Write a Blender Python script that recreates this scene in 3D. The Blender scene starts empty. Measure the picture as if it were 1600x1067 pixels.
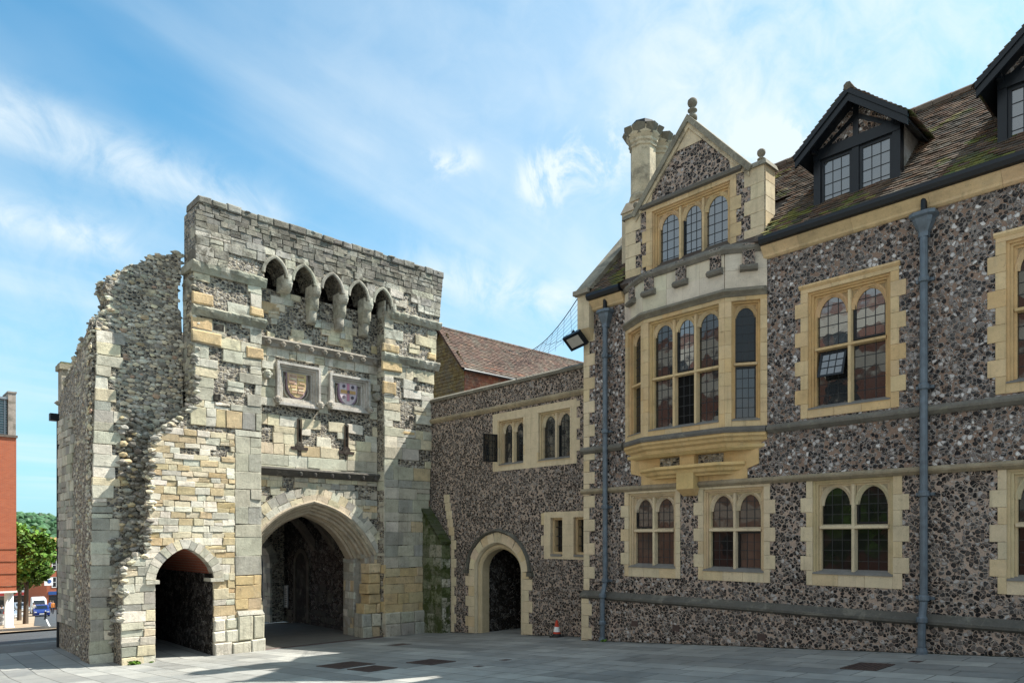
import bpy, bmesh, math, random
from mathutils import Vector, Matrix, noise
from mathutils.geometry import tessellate_polygon
random.seed(11)
S = bpy.context.scene
COL = S.collection
R = math.radians

# ------------------------------------------------------------------ camera
cam_d = bpy.data.cameras.new('camera')
cam = bpy.data.objects.new('camera', cam_d); COL.objects.link(cam)
cam_d.sensor_width = 36.0
cam_d.lens = 36.0 * 1117 / 1600
cam_d.shift_y = (841 - 533.5) / 1600
cam_d.clip_start = 0.1; cam_d.clip_end = 5000
cam.location = (0, 0, 0)
cam.rotation_euler = (R(90), 0, -math.atan2(0.68143, 0.73188))
S.camera = cam

# ------------------------------------------------------------------ world, sun, exposure
SUN = Vector((1.0, -0.50, 1.45)).normalized()
EL = math.asin(SUN.z); ROT = math.atan2(SUN.x, SUN.y)
S.view_settings.view_transform = 'Standard'
S.view_settings.look = 'None'
S.view_settings.exposure = 1.0
S.view_settings.gamma = 1.0
w = bpy.data.worlds.new('World'); S.world = w; w.use_nodes = True
nt = w.node_tree; nt.nodes.clear()


def nd(nt, typ, ins=None, **props):
    n = nt.nodes.new(typ)
    for k, v in props.items():
        setattr(n, k, v)
    if ins:
        for k, v in ins.items():
            s = n.inputs[k]
            if isinstance(v, bpy.types.NodeSocket):
                nt.links.new(v, s)
            else:
                s.default_value = v
    return n


def mth(nt, op, a, b=None, c=None, clamp=False):
    n = nt.nodes.new('ShaderNodeMath'); n.operation = op; n.use_clamp = clamp
    for i, v in enumerate((a, b, c)):
        if v is None: continue
        if isinstance(v, bpy.types.NodeSocket): nt.links.new(v, n.inputs[i])
        else: n.inputs[i].default_value = v
    return n.outputs[0]


def mixc(nt, fac, a, b, mode='MIX'):
    n = nt.nodes.new('ShaderNodeMix'); n.data_type = 'RGBA'; n.blend_type = mode
    for i, v in ((0, fac), (6, a), (7, b)):
        if isinstance(v, bpy.types.NodeSocket): nt.links.new(v, n.inputs[i])
        else: n.inputs[i].default_value = v if i == 0 else ((*v, 1) if len(v) == 3 else v)
    return n.outputs[2]


def mrange(nt, v, a, b, c=0.0, d=1.0, smooth=True):
    n = nt.nodes.new('ShaderNodeMapRange')
    n.interpolation_type = 'SMOOTHSTEP' if smooth else 'LINEAR'
    nt.links.new(v, n.inputs[0])
    for i, x in enumerate((a, b, c, d)): n.inputs[i + 1].default_value = x
    return n.outputs[0]


def ramp(nt, fac, stops, interp='LINEAR'):
    n = nt.nodes.new('ShaderNodeValToRGB'); n.color_ramp.interpolation = interp
    nt.links.new(fac, n.inputs[0])
    cr = n.color_ramp
    while len(cr.elements) < len(stops): cr.elements.new(0.5)
    for e, (p, c) in zip(cr.elements, stops):
        e.position = p; e.color = (*c, 1) if len(c) == 3 else c
    return n.outputs[0]


def px_dir(u, v):
    X = (u - 800) / 1117; Z = -(v - 841) / 1117
    return Vector((X * .73188 + .68143, -X * .68143 + .73188, Z)).normalized()


sky = nd(nt, 'ShaderNodeTexSky', sky_type='NISHITA', sun_disc=False, sun_elevation=EL, sun_rotation=ROT,
         air_density=1.0, dust_density=1.2, ozone_density=1.6, altitude=50.0)
tc = nd(nt, 'ShaderNodeTexCoord')
dirv = nd(nt, 'ShaderNodeVectorMath', {0: tc.outputs['Generated']}, operation='NORMALIZE').outputs[0]
# cirrus drawn out on a flat layer high above the town
sep = nd(nt, 'ShaderNodeSeparateXYZ', {0: dirv})
zc = mth(nt, 'MAXIMUM', sep.outputs[2], 0.03)
lay = nd(nt, 'ShaderNodeCombineXYZ', {0: mth(nt, 'DIVIDE', sep.outputs[0], mth(nt, 'ADD', zc, .12)),
                                      1: mth(nt, 'DIVIDE', sep.outputs[1], mth(nt, 'ADD', zc, .12)), 2: 0.0}).outputs[0]
mp = nd(nt, 'ShaderNodeMapping', {0: lay, 2: (0, 0, R(22)), 3: (0.34, 1.9, 1.0)})
wsp = nd(nt, 'ShaderNodeTexNoise', {'Vector': mp.outputs[0], 'Scale': .8, 'Detail': 9.0, 'Roughness': .52, 'Distortion': .9})
veil = nd(nt, 'ShaderNodeTexNoise', {'Vector': lay, 'Scale': .8, 'Detail': 5.0, 'Roughness': .55, 'Distortion': .4})
fine = nd(nt, 'ShaderNodeTexNoise', {'Vector': dirv, 'Scale': 17.0, 'Detail': 9.0, 'Roughness': .62, 'Distortion': .5})
cl = mth(nt, 'MULTIPLY', mrange(nt, wsp.outputs[0], .40, .80), .46)
cl = mth(nt, 'ADD', cl, mth(nt, 'MULTIPLY', mrange(nt, veil.outputs[0], .36, .85), .36))
# unseen bright cloud added behind the viewer to lift the light in shade
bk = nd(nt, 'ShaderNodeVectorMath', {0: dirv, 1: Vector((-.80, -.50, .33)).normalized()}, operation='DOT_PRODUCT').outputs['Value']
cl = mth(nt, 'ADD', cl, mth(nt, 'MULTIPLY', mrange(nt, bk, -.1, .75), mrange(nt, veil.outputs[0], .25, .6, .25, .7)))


def band(p, q, wid, gain, soft=.35, cut=(.35, .65)):
    """a long streak of cloud between two directions of the sky"""
    global cl
    a, b = px_dir(*p), px_dir(*q)
    n_ = a.cross(b).normalized(); m_ = (a + b).normalized()
    half = a.angle(b) / 2
    dn = nd(nt, 'ShaderNodeVectorMath', {0: dirv, 1: n_}, operation='DOT_PRODUCT').outputs['Value']
    dm = nd(nt, 'ShaderNodeVectorMath', {0: dirv, 1: m_}, operation='DOT_PRODUCT').outputs['Value']
    e = mth(nt, 'DIVIDE', dn, wid)
    g = mth(nt, 'POWER', 2.718, mth(nt, 'MULTIPLY', mth(nt, 'MULTIPLY', e, e), -1.0))
    ext = mrange(nt, dm, math.cos(half * (1 + soft)), math.cos(half * .6))
    tex = mrange(nt, fine.outputs[0], cut[0], cut[1])
    cl = mth(nt, 'ADD', cl, mth(nt, 'MULTIPLY', mth(nt, 'MULTIPLY', g, ext), mth(nt, 'MULTIPLY', tex, gain)))


band((-60, 150), (430, 345), .03, .6, cut=(.2, .7))
band((-60, 320), (190, 385), .022, .6, cut=(.2, .7))
band((610, 270), (740, 250), .014, .42, cut=(.42, .62))
band((820, 290), (975, 230), .03, .7, cut=(.42, .62))
band((1150, 225), (1260, 225), .02, .5, cut=(.38, .6))
band((640, 420), (900, 480), .03, .5, cut=(.3, .7))
band((1000, 60), (1750, 40), .22, .35, cut=(.05, .75))
band((300, 420), (-200, 560), .10, .30, cut=(.1, .8))
rt = nd(nt, 'ShaderNodeVectorMath', {0: dirv, 1: px_dir(1280, 120)}, operation='DOT_PRODUCT').outputs['Value']
cl = mth(nt, 'ADD', cl, mth(nt, 'MULTIPLY', mrange(nt, rt, .70, 1.0), mrange(nt, fine.outputs[0], .2, .8, .20, .34)))
cl = mth(nt, 'MINIMUM', cl, .92)
tint = mixc(nt, 1.0, sky.outputs[0], (.46, 1.24, 1.36), 'MULTIPLY')
hz = mrange(nt, sep.outputs[2], 0.0, .55, 1.0, 0.0)
tint = mixc(nt, mth(nt, 'MULTIPLY', hz, .70), tint, (3.5, 5.3, 6.3))
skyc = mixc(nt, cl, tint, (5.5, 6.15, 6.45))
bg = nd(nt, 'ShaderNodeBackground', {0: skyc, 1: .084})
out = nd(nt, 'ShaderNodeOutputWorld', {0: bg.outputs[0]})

sun_d = bpy.data.lights.new('sun', 'SUN'); sun_d.energy = 5.0; sun_d.angle = R(.53); sun_d.color = (1.0, .95, .86)
sun = bpy.data.objects.new('sun', sun_d); COL.objects.link(sun)
sun.location = (20, -10, 30)
sun.rotation_euler = SUN.to_track_quat('Z', 'Y').to_euler()


# ------------------------------------------------------------------ materials
def newmat(name, rough=.85, spec=.3):
    m = bpy.data.materials.new(name); m.use_nodes = True
    t = m.node_tree; b = t.nodes['Principled BSDF']
    b.inputs['Roughness'].default_value = rough
    b.inputs['Specular IOR Level'].default_value = spec
    return m, t, b


def lk(t, a, b): t.links.new(a, b)


def objco(t): return nd(t, 'ShaderNodeTexCoord').outputs['Object']


def bump(t, b, h, strength, dist, prev=None):
    n = nd(t, 'ShaderNodeBump', {'Height': h, 'Strength': strength, 'Distance': dist})
    if prev is not None: lk(t, prev, n.inputs['Normal'])
    lk(t, n.outputs[0], b.inputs['Normal'])
    return n.outputs[0]


def plain(name, c, rough=.6, spec=.4, metal=0.0, var=.15, sc=8.0, bs=.1):
    m, t, b = newmat(name, rough, spec)
    co = objco(t)
    n = nd(t, 'ShaderNodeTexNoise', {'Vector': co, 'Scale': sc, 'Detail': 5.0, 'Roughness': .6})
    lk(t, mixc(t, n.outputs[0], tuple(x * (1 - var) for x in c), tuple(min(1, x * (1 + var)) for x in c)), b.inputs['Base Color'])
    b.inputs['Metallic'].default_value = metal
    if bs: bump(t, b, n.outputs[0], bs, .01)
    return m


def tinted(name, rough=.9, var=.28, stain=.5, bs=.5, bd=.02, lichen=0.0, fine_sc=38.0):
    """stone, tile: colour from each block's own tint, broken up by grain, stains and lichen"""
    m, t, b = newmat(name, rough, .2)
    co = objco(t)
    at = nd(t, 'ShaderNodeAttribute', attribute_name='tint')
    n1 = nd(t, 'ShaderNodeTexNoise', {'Vector': co, 'Scale': 3.1, 'Detail': 7.0, 'Roughness': .65})
    n2 = nd(t, 'ShaderNodeTexNoise', {'Vector': co, 'Scale': fine_sc, 'Detail': 4.0, 'Roughness': .7})
    n3 = nd(t, 'ShaderNodeTexNoise', {'Vector': co, 'Scale': 9.0, 'Detail': 8.0, 'Roughness': .7})
    f = mth(t, 'ADD', mth(t, 'MULTIPLY', mth(t, 'SUBTRACT', n1.outputs[0], .5), var * 3), 1.0)
    f = mth(t, 'MULTIPLY', f, mth(t, 'ADD', mth(t, 'MULTIPLY', mth(t, 'SUBTRACT', n2.outputs[0], .5), var * 2.4), 1.0))
    fc = nd(t, 'ShaderNodeCombineXYZ', {0: f, 1: f, 2: f}).outputs[0]
    c = mixc(t, 1.0, at.outputs['Color'], fc, 'MULTIPLY')
    n5 = nd(t, 'ShaderNodeTexNoise', {'Vector': co, 'Scale': 1.7, 'Detail': 8.0, 'Roughness': .72, 'Distortion': .5})
    hgt = mrange(t, nd(t, 'ShaderNodeSeparateXYZ', {0: co}).outputs[2], 4.5, 10.5, .45, 1.35)
    c = mixc(t, mth(t, 'MULTIPLY', mth(t, 'MULTIPLY', mrange(t, n5.outputs[0], .45, .64), hgt), var * 1.9 if var > .2 else var), c, (.135, .122, .098))
    n7 = nd(t, 'ShaderNodeTexNoise', {'Vector': nd(t, 'ShaderNodeMapping', {0: co, 1: (7, 3, 5)}).outputs[0], 'Scale': 2.6, 'Detail': 8.0, 'Roughness': .7, 'Distortion': .7})
    c = mixc(t, mth(t, 'MULTIPLY', mrange(t, n7.outputs[0], .52, .68), var * 1.2), c, mixc(t, .5, at.outputs['Color'], (.60, .55, .43)))
    drip = nd(t, 'ShaderNodeTexNoise', {'Vector': nd(t, 'ShaderNodeMapping', {0: co, 3: (9.0, 9.0, .55)}).outputs[0], 'Scale': 1.0, 'Detail': 6.0, 'Roughness': .65})
    c = mixc(t, mth(t, 'MULTIPLY', mrange(t, drip.outputs[0], .52, .74), .16 + stain * .55), c, mixc(t, .72, at.outputs['Color'], (.07, .06, .05)))
    n6 = nd(t, 'ShaderNodeTexVoronoi', {'Vector': co, 'Scale': 27.0}, feature='F1')
    c = mixc(t, mth(t, 'MULTIPLY', mth(t, 'MULTIPLY', mrange(t, n6.outputs['Distance'], .30, .12), mrange(t, n3.outputs[0], .48, .6)), stain), c, (.07, .062, .05))
    st = mrange(t, n3.outputs[0], .56, .74)
    c = mixc(t, mth(t, 'MULTIPLY', st, stain), c, (.085, .075, .06))
    if lichen:
        n4 = nd(t, 'ShaderNodeTexNoise', {'Vector': co, 'Scale': 5.3, 'Detail': 9.0, 'Roughness': .72, 'Distortion': .6})
        c = mixc(t, mth(t, 'MULTIPLY', mrange(t, n4.outputs[0], .57, .70), lichen), c, (.27, .26, .19))
    lk(t, c, b.inputs['Base Color'])
    h = mth(t, 'ADD', mth(t, 'MULTIPLY', n3.outputs[0], .8), mth(t, 'MULTIPLY', n2.outputs[0], .35))
    bump(t, b, h, bs, bd)
    return m


def mossmat(name):
    m, t, b = newmat(name, .92, .2)
    co = objco(t)
    at = nd(t, 'ShaderNodeAttribute', attribute_name='tint')
    n1 = nd(t, 'ShaderNodeTexNoise', {'Vector': co, 'Scale': 2.2, 'Detail': 9.0, 'Roughness': .72, 'Distortion': .6})
    n2 = nd(t, 'ShaderNodeTexNoise', {'Vector': co, 'Scale': 16.0, 'Detail': 6.0, 'Roughness': .7})
    c = mixc(t, mrange(t, n2.outputs[0], .3, .7, .0, .55), at.outputs['Color'], (.10, .09, .07))
    c = mixc(t, mrange(t, mth(t, 'ADD', n1.outputs[0], mth(t, 'MULTIPLY', n2.outputs[0], .35)), .60, .78), c, mixc(t, n2.outputs[0], (.02, .034, .010), (.085, .10, .03)))
    c = mixc(t, mth(t, 'MULTIPLY', mrange(t, n2.outputs[0], .56, .7), .6), c, (.028, .026, .02))
    lk(t, c, b.inputs['Base Color'])
    bump(t, b, mth(t, 'ADD', n2.outputs[0], n1.outputs[0]), .8, .04)
    return m


def flint(name, sc, mortar, cores, gap=.05, rim=.5, rimc=(.5, .46, .42), bd=.03, mix_stone=0.0, stretch=(1, 1, 1)):
    """knapped flints bedded in mortar"""
    m, t, b = newmat(name, .8, .16)
    co = objco(t)
    nz = nd(t, 'ShaderNodeTexNoise', {'Vector': co, 'Scale': 7.0, 'Detail': 3.0})
    off = nd(t, 'ShaderNodeVectorMath', {0: nz.outputs[1], 1: (.5, .5, .5)}, operation='SUBTRACT').outputs[0]
    off = nd(t, 'ShaderNodeVectorMath', {0: off, 'Scale': .09}, operation='SCALE').outputs[0]
    cc = nd(t, 'ShaderNodeVectorMath', {0: co, 1: off}, operation='ADD').outputs[0]
    cc = nd(t, 'ShaderNodeMapping', {0: cc, 3: stretch}).outputs[0]
    ve = nd(t, 'ShaderNodeTexVoronoi', {'Vector': cc, 'Scale': sc, 'Randomness': .92}, feature='DISTANCE_TO_EDGE')
    vc = nd(t, 'ShaderNodeTexVoronoi', {'Vector': cc, 'Scale': sc, 'Randomness': .92}, feature='F1')
    sp = nd(t, 'ShaderNodeSeparateColor', {0: vc.outputs['Color']})
    d = ve.outputs['Distance']
    big = nd(t, 'ShaderNodeTexNoise', {'Vector': co, 'Scale': 1.3, 'Detail': 4.0, 'Roughness': .6})
    sm = nd(t, 'ShaderNodeTexNoise', {'Vector': co, 'Scale': 45.0, 'Detail': 4.0, 'Roughness': .7})
    core = ramp(t, sp.outputs[0], cores)
    core = mixc(t, mth(t, 'MULTIPLY', mrange(t, sm.outputs[0], .5, .7), .14), core, (.30, .28, .26))
    g1 = mth(t, 'ADD', mth(t, 'MULTIPLY', mth(t, 'SUBTRACT', big.outputs[0], .5), gap * 1.1), gap)
    g1 = mth(t, 'ADD', g1, mth(t, 'MULTIPLY', mth(t, 'SUBTRACT', sp.outputs[2], .5), gap * .9))
    e = mth(t, 'MINIMUM', mth(t, 'SUBTRACT', d, g1), mth(t, 'MULTIPLY', mth(t, 'SUBTRACT', mth(t, 'ADD', .58, mth(t, 'MULTIPLY', sp.outputs[1], .2)), vc.outputs['Distance']), .7))
    stk = nd(t, 'ShaderNodeTexNoise', {'Vector': co, 'Scale': 26.0, 'Detail': 3.0, 'Roughness': .6, 'Distortion': 1.2})
    core = mixc(t, mth(t, 'MULTIPLY', mrange(t, stk.outputs[0], .56, .66), mth(t, 'MULTIPLY', sp.outputs[2], .8)), core, rimc)
    zone = nd(t, 'ShaderNodeTexNoise', {'Vector': co, 'Scale': .75, 'Detail': 5.0, 'Roughness': .65})
    core = mixc(t, mrange(t, zone.outputs[0], .44, .66, 0.0, .34), core, mixc(t, sp.outputs[1], (.05, .045, .045), (.34, .31, .29)))
    rm = mth(t, 'MULTIPLY', mrange(t, e, .10, .03), mth(t, 'GREATER_THAN', sp.outputs[1], 1 - rim))
    c = mixc(t, mth(t, 'MULTIPLY', rm, .85), core, rimc)
    mo = mixc(t, big.outputs[0], tuple(x * .62 for x in mortar), tuple(x * 1.35 for x in mortar))
    mo = mixc(t, mth(t, 'MULTIPLY', mrange(t, sm.outputs[0], .35, .65), .5), mo, tuple(x * .55 for x in mortar))
    c = mixc(t, mrange(t, e, .022, -.012), c, mo)
    lk(t, c, b.inputs['Base Color'])
    lk(t, mrange(t, e, 0, .05, .95, .55), b.inputs['Roughness'])
    h = mth(t, 'ADD', mrange(t, e, -.02, .12), mth(t, 'MULTIPLY', sm.outputs[0], .25))
    h = mth(t, 'ADD', h, mth(t, 'MULTIPLY', sp.outputs[2], .35))
    bump(t, b, h, .8, bd)
    return m


def brickmat(name, c1, c2, mortar, sc=1.0, bw=.22, bh=.075, vertical='xz', rough=.85):
    m, t, b = newmat(name, rough, .2)
    co = objco(t)
    s = nd(t, 'ShaderNodeSeparateXYZ', {0: co})
    hor = mth(t, 'ADD', s.outputs[0], s.outputs[1])
    v = nd(t, 'ShaderNodeCombineXYZ', {0: hor, 1: s.outputs[2], 2: 0.0}).outputs[0]
    br = nd(t, 'ShaderNodeTexBrick', {'Vector': v, 'Color1': (*c1, 1), 'Color2': (*c2, 1), 'Mortar': (*mortar, 1), 'Scale': 1.0,
                                      'Mortar Size': .008 * sc, 'Brick Width': bw * sc, 'Row Height': bh * sc, 'Bias': 0.0})
    n = nd(t, 'ShaderNodeTexNoise', {'Vector': co, 'Scale': 2.0, 'Detail': 6.0, 'Roughness': .65})
    c = mixc(t, mth(t, 'MULTIPLY', n.outputs[0], .5), br.outputs[0], tuple(x * .6 for x in c1))
    lk(t, c, b.inputs['Base Color'])
    bump(t, b, br.outputs[1], -.5, .01)
    return m


M = {}
M['stone'] = tinted('weathered_limestone', stain=.55, bs=.75, bd=.03, lichen=.45)
M['stone_dark'] = tinted('lichened_parapet_stone', var=.45, stain=.85, bs=.9, bd=.04, lichen=.55)
M['moss'] = mossmat('mossy_buttress_stone')
M['bath'] = tinted('dressed_bath_stone', var=.20, stain=.32, bs=.25, bd=.008, fine_sc=60)
M['tile'] = tinted('clay_tile', var=.25, stain=.35, bs=.4, bd=.01)
M['void'] = plain('dark_interior', (.008, .008, .008), .9, .1)  # black colour standing in for the unlit room behind an open light
M['lens'] = plain('lamp_lens', (.42, .40, .36), .35)
M['mossy'] = tinted('mossy_stone', stain=.75, bs=.8, bd=.03, lichen=.6)
M['flint_low'] = flint('knapped_flint_pale_mortar', 14.5, (.44, .335, .27),
                       [(0, (.007, .007, .008)), (.58, (.014, .013, .013)), (.78, (.065, .052, .044)), (.9, (.17, .14, .125)), (1, (.50, .47, .45))], gap=.040, rim=.55, rimc=(.56, .50, .45), bd=.045)
M['flint_up'] = flint('knapped_flint_grey', 15.0, (.29, .205, .16),
                      [(0, (.010, .010, .012)), (.42, (.028, .025, .026)), (.62, (.10, .075, .062)), (.80, (.19, .16, .15)), (.9, (.38, .35, .34)), (1, (.72, .69, .67))], gap=.026, rim=.75, rimc=(.62, .58, .55), bd=.055)
M['flint_wing'] = flint('knapped_flint_fine', 15.0, (.43, .335, .27),
                        [(0, (.008, .008, .009)), (.6, (.017, .016, .016)), (.82, (.07, .058, .05)), (1, (.32, .29, .27))], gap=.042, rim=.5, rimc=(.50, .44, .39), bd=.04)
M['flint_gate'] = flint('rubble_flint_in_lime', 12.0, (.46, .39, .29),
                        [(0, (.020, .020, .020)), (.40, (.05, .046, .042)), (.62, (.16, .14, .115)), (.82, (.33, .30, .25)), (1, (.60, .56, .49))], gap=.042, rim=.65, rimc=(.60, .56, .49), bd=.07, stretch=(.85, .85, 1.3))
M['flint_pass'] = flint('shade_darkened_rubble', 9.0, (.032, .026, .021),
                        [(0, (.005, .005, .005)), (.4, (.011, .010, .0095)), (.75, (.026, .022, .02)), (1, (.08, .07, .06))], gap=.045, rim=.3, bd=.05)  # rubble colours darkened to paint deep shade inside passages and slot
M['lead_pipe'] = plain('painted_lead', (.12, .15, .18), .5, .45, .3, .6, 7, .3)
M['black'] = plain('black_paint', (.006, .0085, .012), .34, .35, 0, .3, 10, .1)
M['cames'] = plain('lead_cames', (.03, .032, .035), .5, .4, .3)
M['weathered'] = tinted('weathered_string', var=.3, stain=.6, bs=.5, bd=.015, lichen=.5)
M['white'] = plain('white_paint', (.78, .78, .77), .5, .4, 0, .06)
M['steel'] = plain('grey_steel', (.3, .31, .32), .4, .5, .6)
M['brick'] = brickmat('red_brick', (.50, .135, .062), (.40, .10, .05), (.35, .22, .16))
M['brick_dark'] = brickmat('dark_red_brick', (.24, .085, .055), (.19, .07, .045), (.2, .15, .12))
M['brick_arch'] = brickmat('old_red_brick', (.33, .09, .05), (.25, .08, .05), (.25, .2, .16))
M['bark'] = plain('bark', (.10, .075, .055), .9, .2, 0, .35, 6, .5)
M['rubber'] = plain('black_rubber', (.02, .02, .02), .7)
M['cone_red'] = plain('cone_red', (.55, .05, .02), .55)
M['iron'] = plain('cast_iron', (.085, .058, .052), .6, .4, .3, .4, 30, .5)
M['skin'] = plain('skin', (.55, .33, .24), .6)
M['slate'] = plain('slate', (.11, .115, .13), .7, .3, 0, .3, 4)
M['render'] = plain('cream_render', (.52, .43, .28), .85, .2, 0, .1, 2)
M['render_grey'] = plain('pale_render', (.45, .49, .54), .85, .2, 0, .1, 2)
M['weed'] = plain('weed_leaf', (.10, .20, .02), .6, .3, 0, .4, 20)
M['net'] = plain('net_cord', (.03, .035, .04), .7)


def glassmat(name, c, rough=.04, ior=1.75):
    m, t, b = newmat(name, rough, .5)
    co = objco(t)
    n = nd(t, 'ShaderNodeTexNoise', {'Vector': co, 'Scale': 2.2, 'Detail': 3.0})
    lk(t, mixc(t, n.outputs[0], tuple(x * .4 for x in c), tuple(x * 1.6 for x in c)), b.inputs['Base Color'])
    v = nd(t, 'ShaderNodeTexVoronoi', {'Vector': co, 'Scale': 5.5}, feature='F1')
    w_ = mth(t, 'ADD', mth(t, 'MULTIPLY', n.outputs[0], .6), v.outputs[0])
    bump(t, b, w_, .045, .02)
    b.inputs['IOR'].default_value = ior
    b.inputs['Coat Weight'].default_value = .0
    b.inputs['Coat Roughness'].default_value = .02
    return m


M['glass'] = glassmat('old_window_glass', (.016, .017, .018))
M['glass_dim'] = glassmat('ground_floor_glass', (.012, .012, .012), .05, 1.42)
M['glass_sky'] = glassmat('upper_window_glass', (.03, .034, .038), .05, 2.5)
M['glass_brown'] = glassmat('window_glass_before_blind', (.085, .058, .045), .05, 1.45)
M['glass_car'] = glassmat('car_glass', (.01, .012, .015))
M['glass_green'] = glassmat('green_glazing', (.05, .14, .16), .1)


def groundmat(name, kind):
    m, t, b = newmat(name, .8, .3)
    co = objco(t)
    n1 = nd(t, 'ShaderNodeTexNoise', {'Vector': co, 'Scale': .45, 'Detail': 7.0, 'Roughness': .6})
    n2 = nd(t, 'ShaderNodeTexNoise', {'Vector': co, 'Scale': 60.0, 'Detail': 4.0, 'Roughness': .7})
    n3 = nd(t, 'ShaderNodeTexNoise', {'Vector': co, 'Scale': 2.6, 'Detail': 8.0, 'Roughness': .7})
    if kind == 'slab':
        mp_ = nd(t, 'ShaderNodeMapping', {0: co, 2: (0, 0, R(90))})
        br = nd(t, 'ShaderNodeTexBrick', {'Vector': mp_.outputs[0], 'Color1': (.285, .29, .285, 1), 'Color2': (.215, .225, .23, 1), 'Mortar': (.075, .075, .07, 1),
                                          'Scale': 1.0, 'Mortar Size': .010, 'Mortar Smooth': .3, 'Brick Width': .95, 'Row Height': .52, 'Bias': -.1},
                offset=.37, squash=.8, squash_frequency=3)
        wh = nd(t, 'ShaderNodeTexBrick', {'Vector': mp_.outputs[0], 'Color1': (.72, .70, .67, 1), 'Color2': (1.2, 1.17, 1.10, 1), 'Mortar': (.8, .8, .8, 1),
                                          'Scale': 1.0, 'Mortar Size': 0.0, 'Brick Width': 2.85, 'Row Height': .52, 'Bias': 0.0}, offset=.21, squash=.7, squash_frequency=2)
        c = mixc(t, 1.0, br.outputs[0], wh.outputs[0], 'MULTIPLY')
        h = br.outputs[1]; hs = -.5
    else:
        base = {'tar': (.065, .068, .072), 'pave': (.36, .27, .185), 'gravel': (.13, .12, .105)}[kind]
        c = mixc(t, n2.outputs[0], tuple(x * .6 for x in base), tuple(x * 1.4 for x in base))
        h = n2.outputs[0]; hs = .5
    f = mth(t, 'ADD', mth(t, 'MULTIPLY', mth(t, 'SUBTRACT', n3.outputs[0], .5), .9), 1.0)
    f = mth(t, 'MULTIPLY', f, mth(t, 'ADD', mth(t, 'MULTIPLY', mth(t, 'SUBTRACT', n1.outputs[0], .5), .8), 1.0))
    c = mixc(t, 1.0, c, nd(t, 'ShaderNodeCombineXYZ', {0: f, 1: f, 2: f}).outputs[0], 'MULTIPLY')
    lk(t, c, b.inputs['Base Color'])
    lk(t, mrange(t, n3.outputs[0], .3, .7, .55, .9), b.inputs['Roughness'])
    p = bump(t, b, h, hs, .006)
    bump(t, b, n2.outputs[0], .25, .004, p)
    return m


M['slab'] = groundmat('paving_slabs', 'slab')
M['tar'] = groundmat('asphalt', 'tar')
M['pave'] = groundmat('tan_paving', 'pave')
M['gravel'] = groundmat('worn_setts', 'gravel')


def leafmat(name, c):
    m, t, b = newmat(name, .55, .3)
    at = nd(t, 'ShaderNodeAttribute', attribute_name='tint')
    lk(t, mixc(t, 1.0, (*c, 1), at.outputs['Color'], 'MULTIPLY'), b.inputs['Base Color'])
    return m


M['leaf'] = leafmat('leaf', (.10, .19, .03))
M['wood_leaf'] = leafmat('wooded_hill', (.045, .10, .045))


# ------------------------------------------------------------------ mesh builder
def FR(ox, oy, tx, ty, sgn=1):
    nx, ny = -ty * sgn, tx * sgn
    return lambda a, z, d=0.0: (ox + tx * a + nx * d, oy + ty * a + ny * d, z)


def frame2(p, q, sgn=1):
    t = Vector((q[0] - p[0], q[1] - p[1])); L = t.length; t.normalize()
    return FR(p[0], p[1], t.x, t.y, sgn), L


def jit(s): return random.uniform(-s, s)


def vary(c, s=.12, hue=.03):
    k = 1 + jit(s)
    return tuple(max(.004, x * (k + jit(hue))) for x in c)


ICO = None
W1 = (1, 1, 1)


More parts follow.
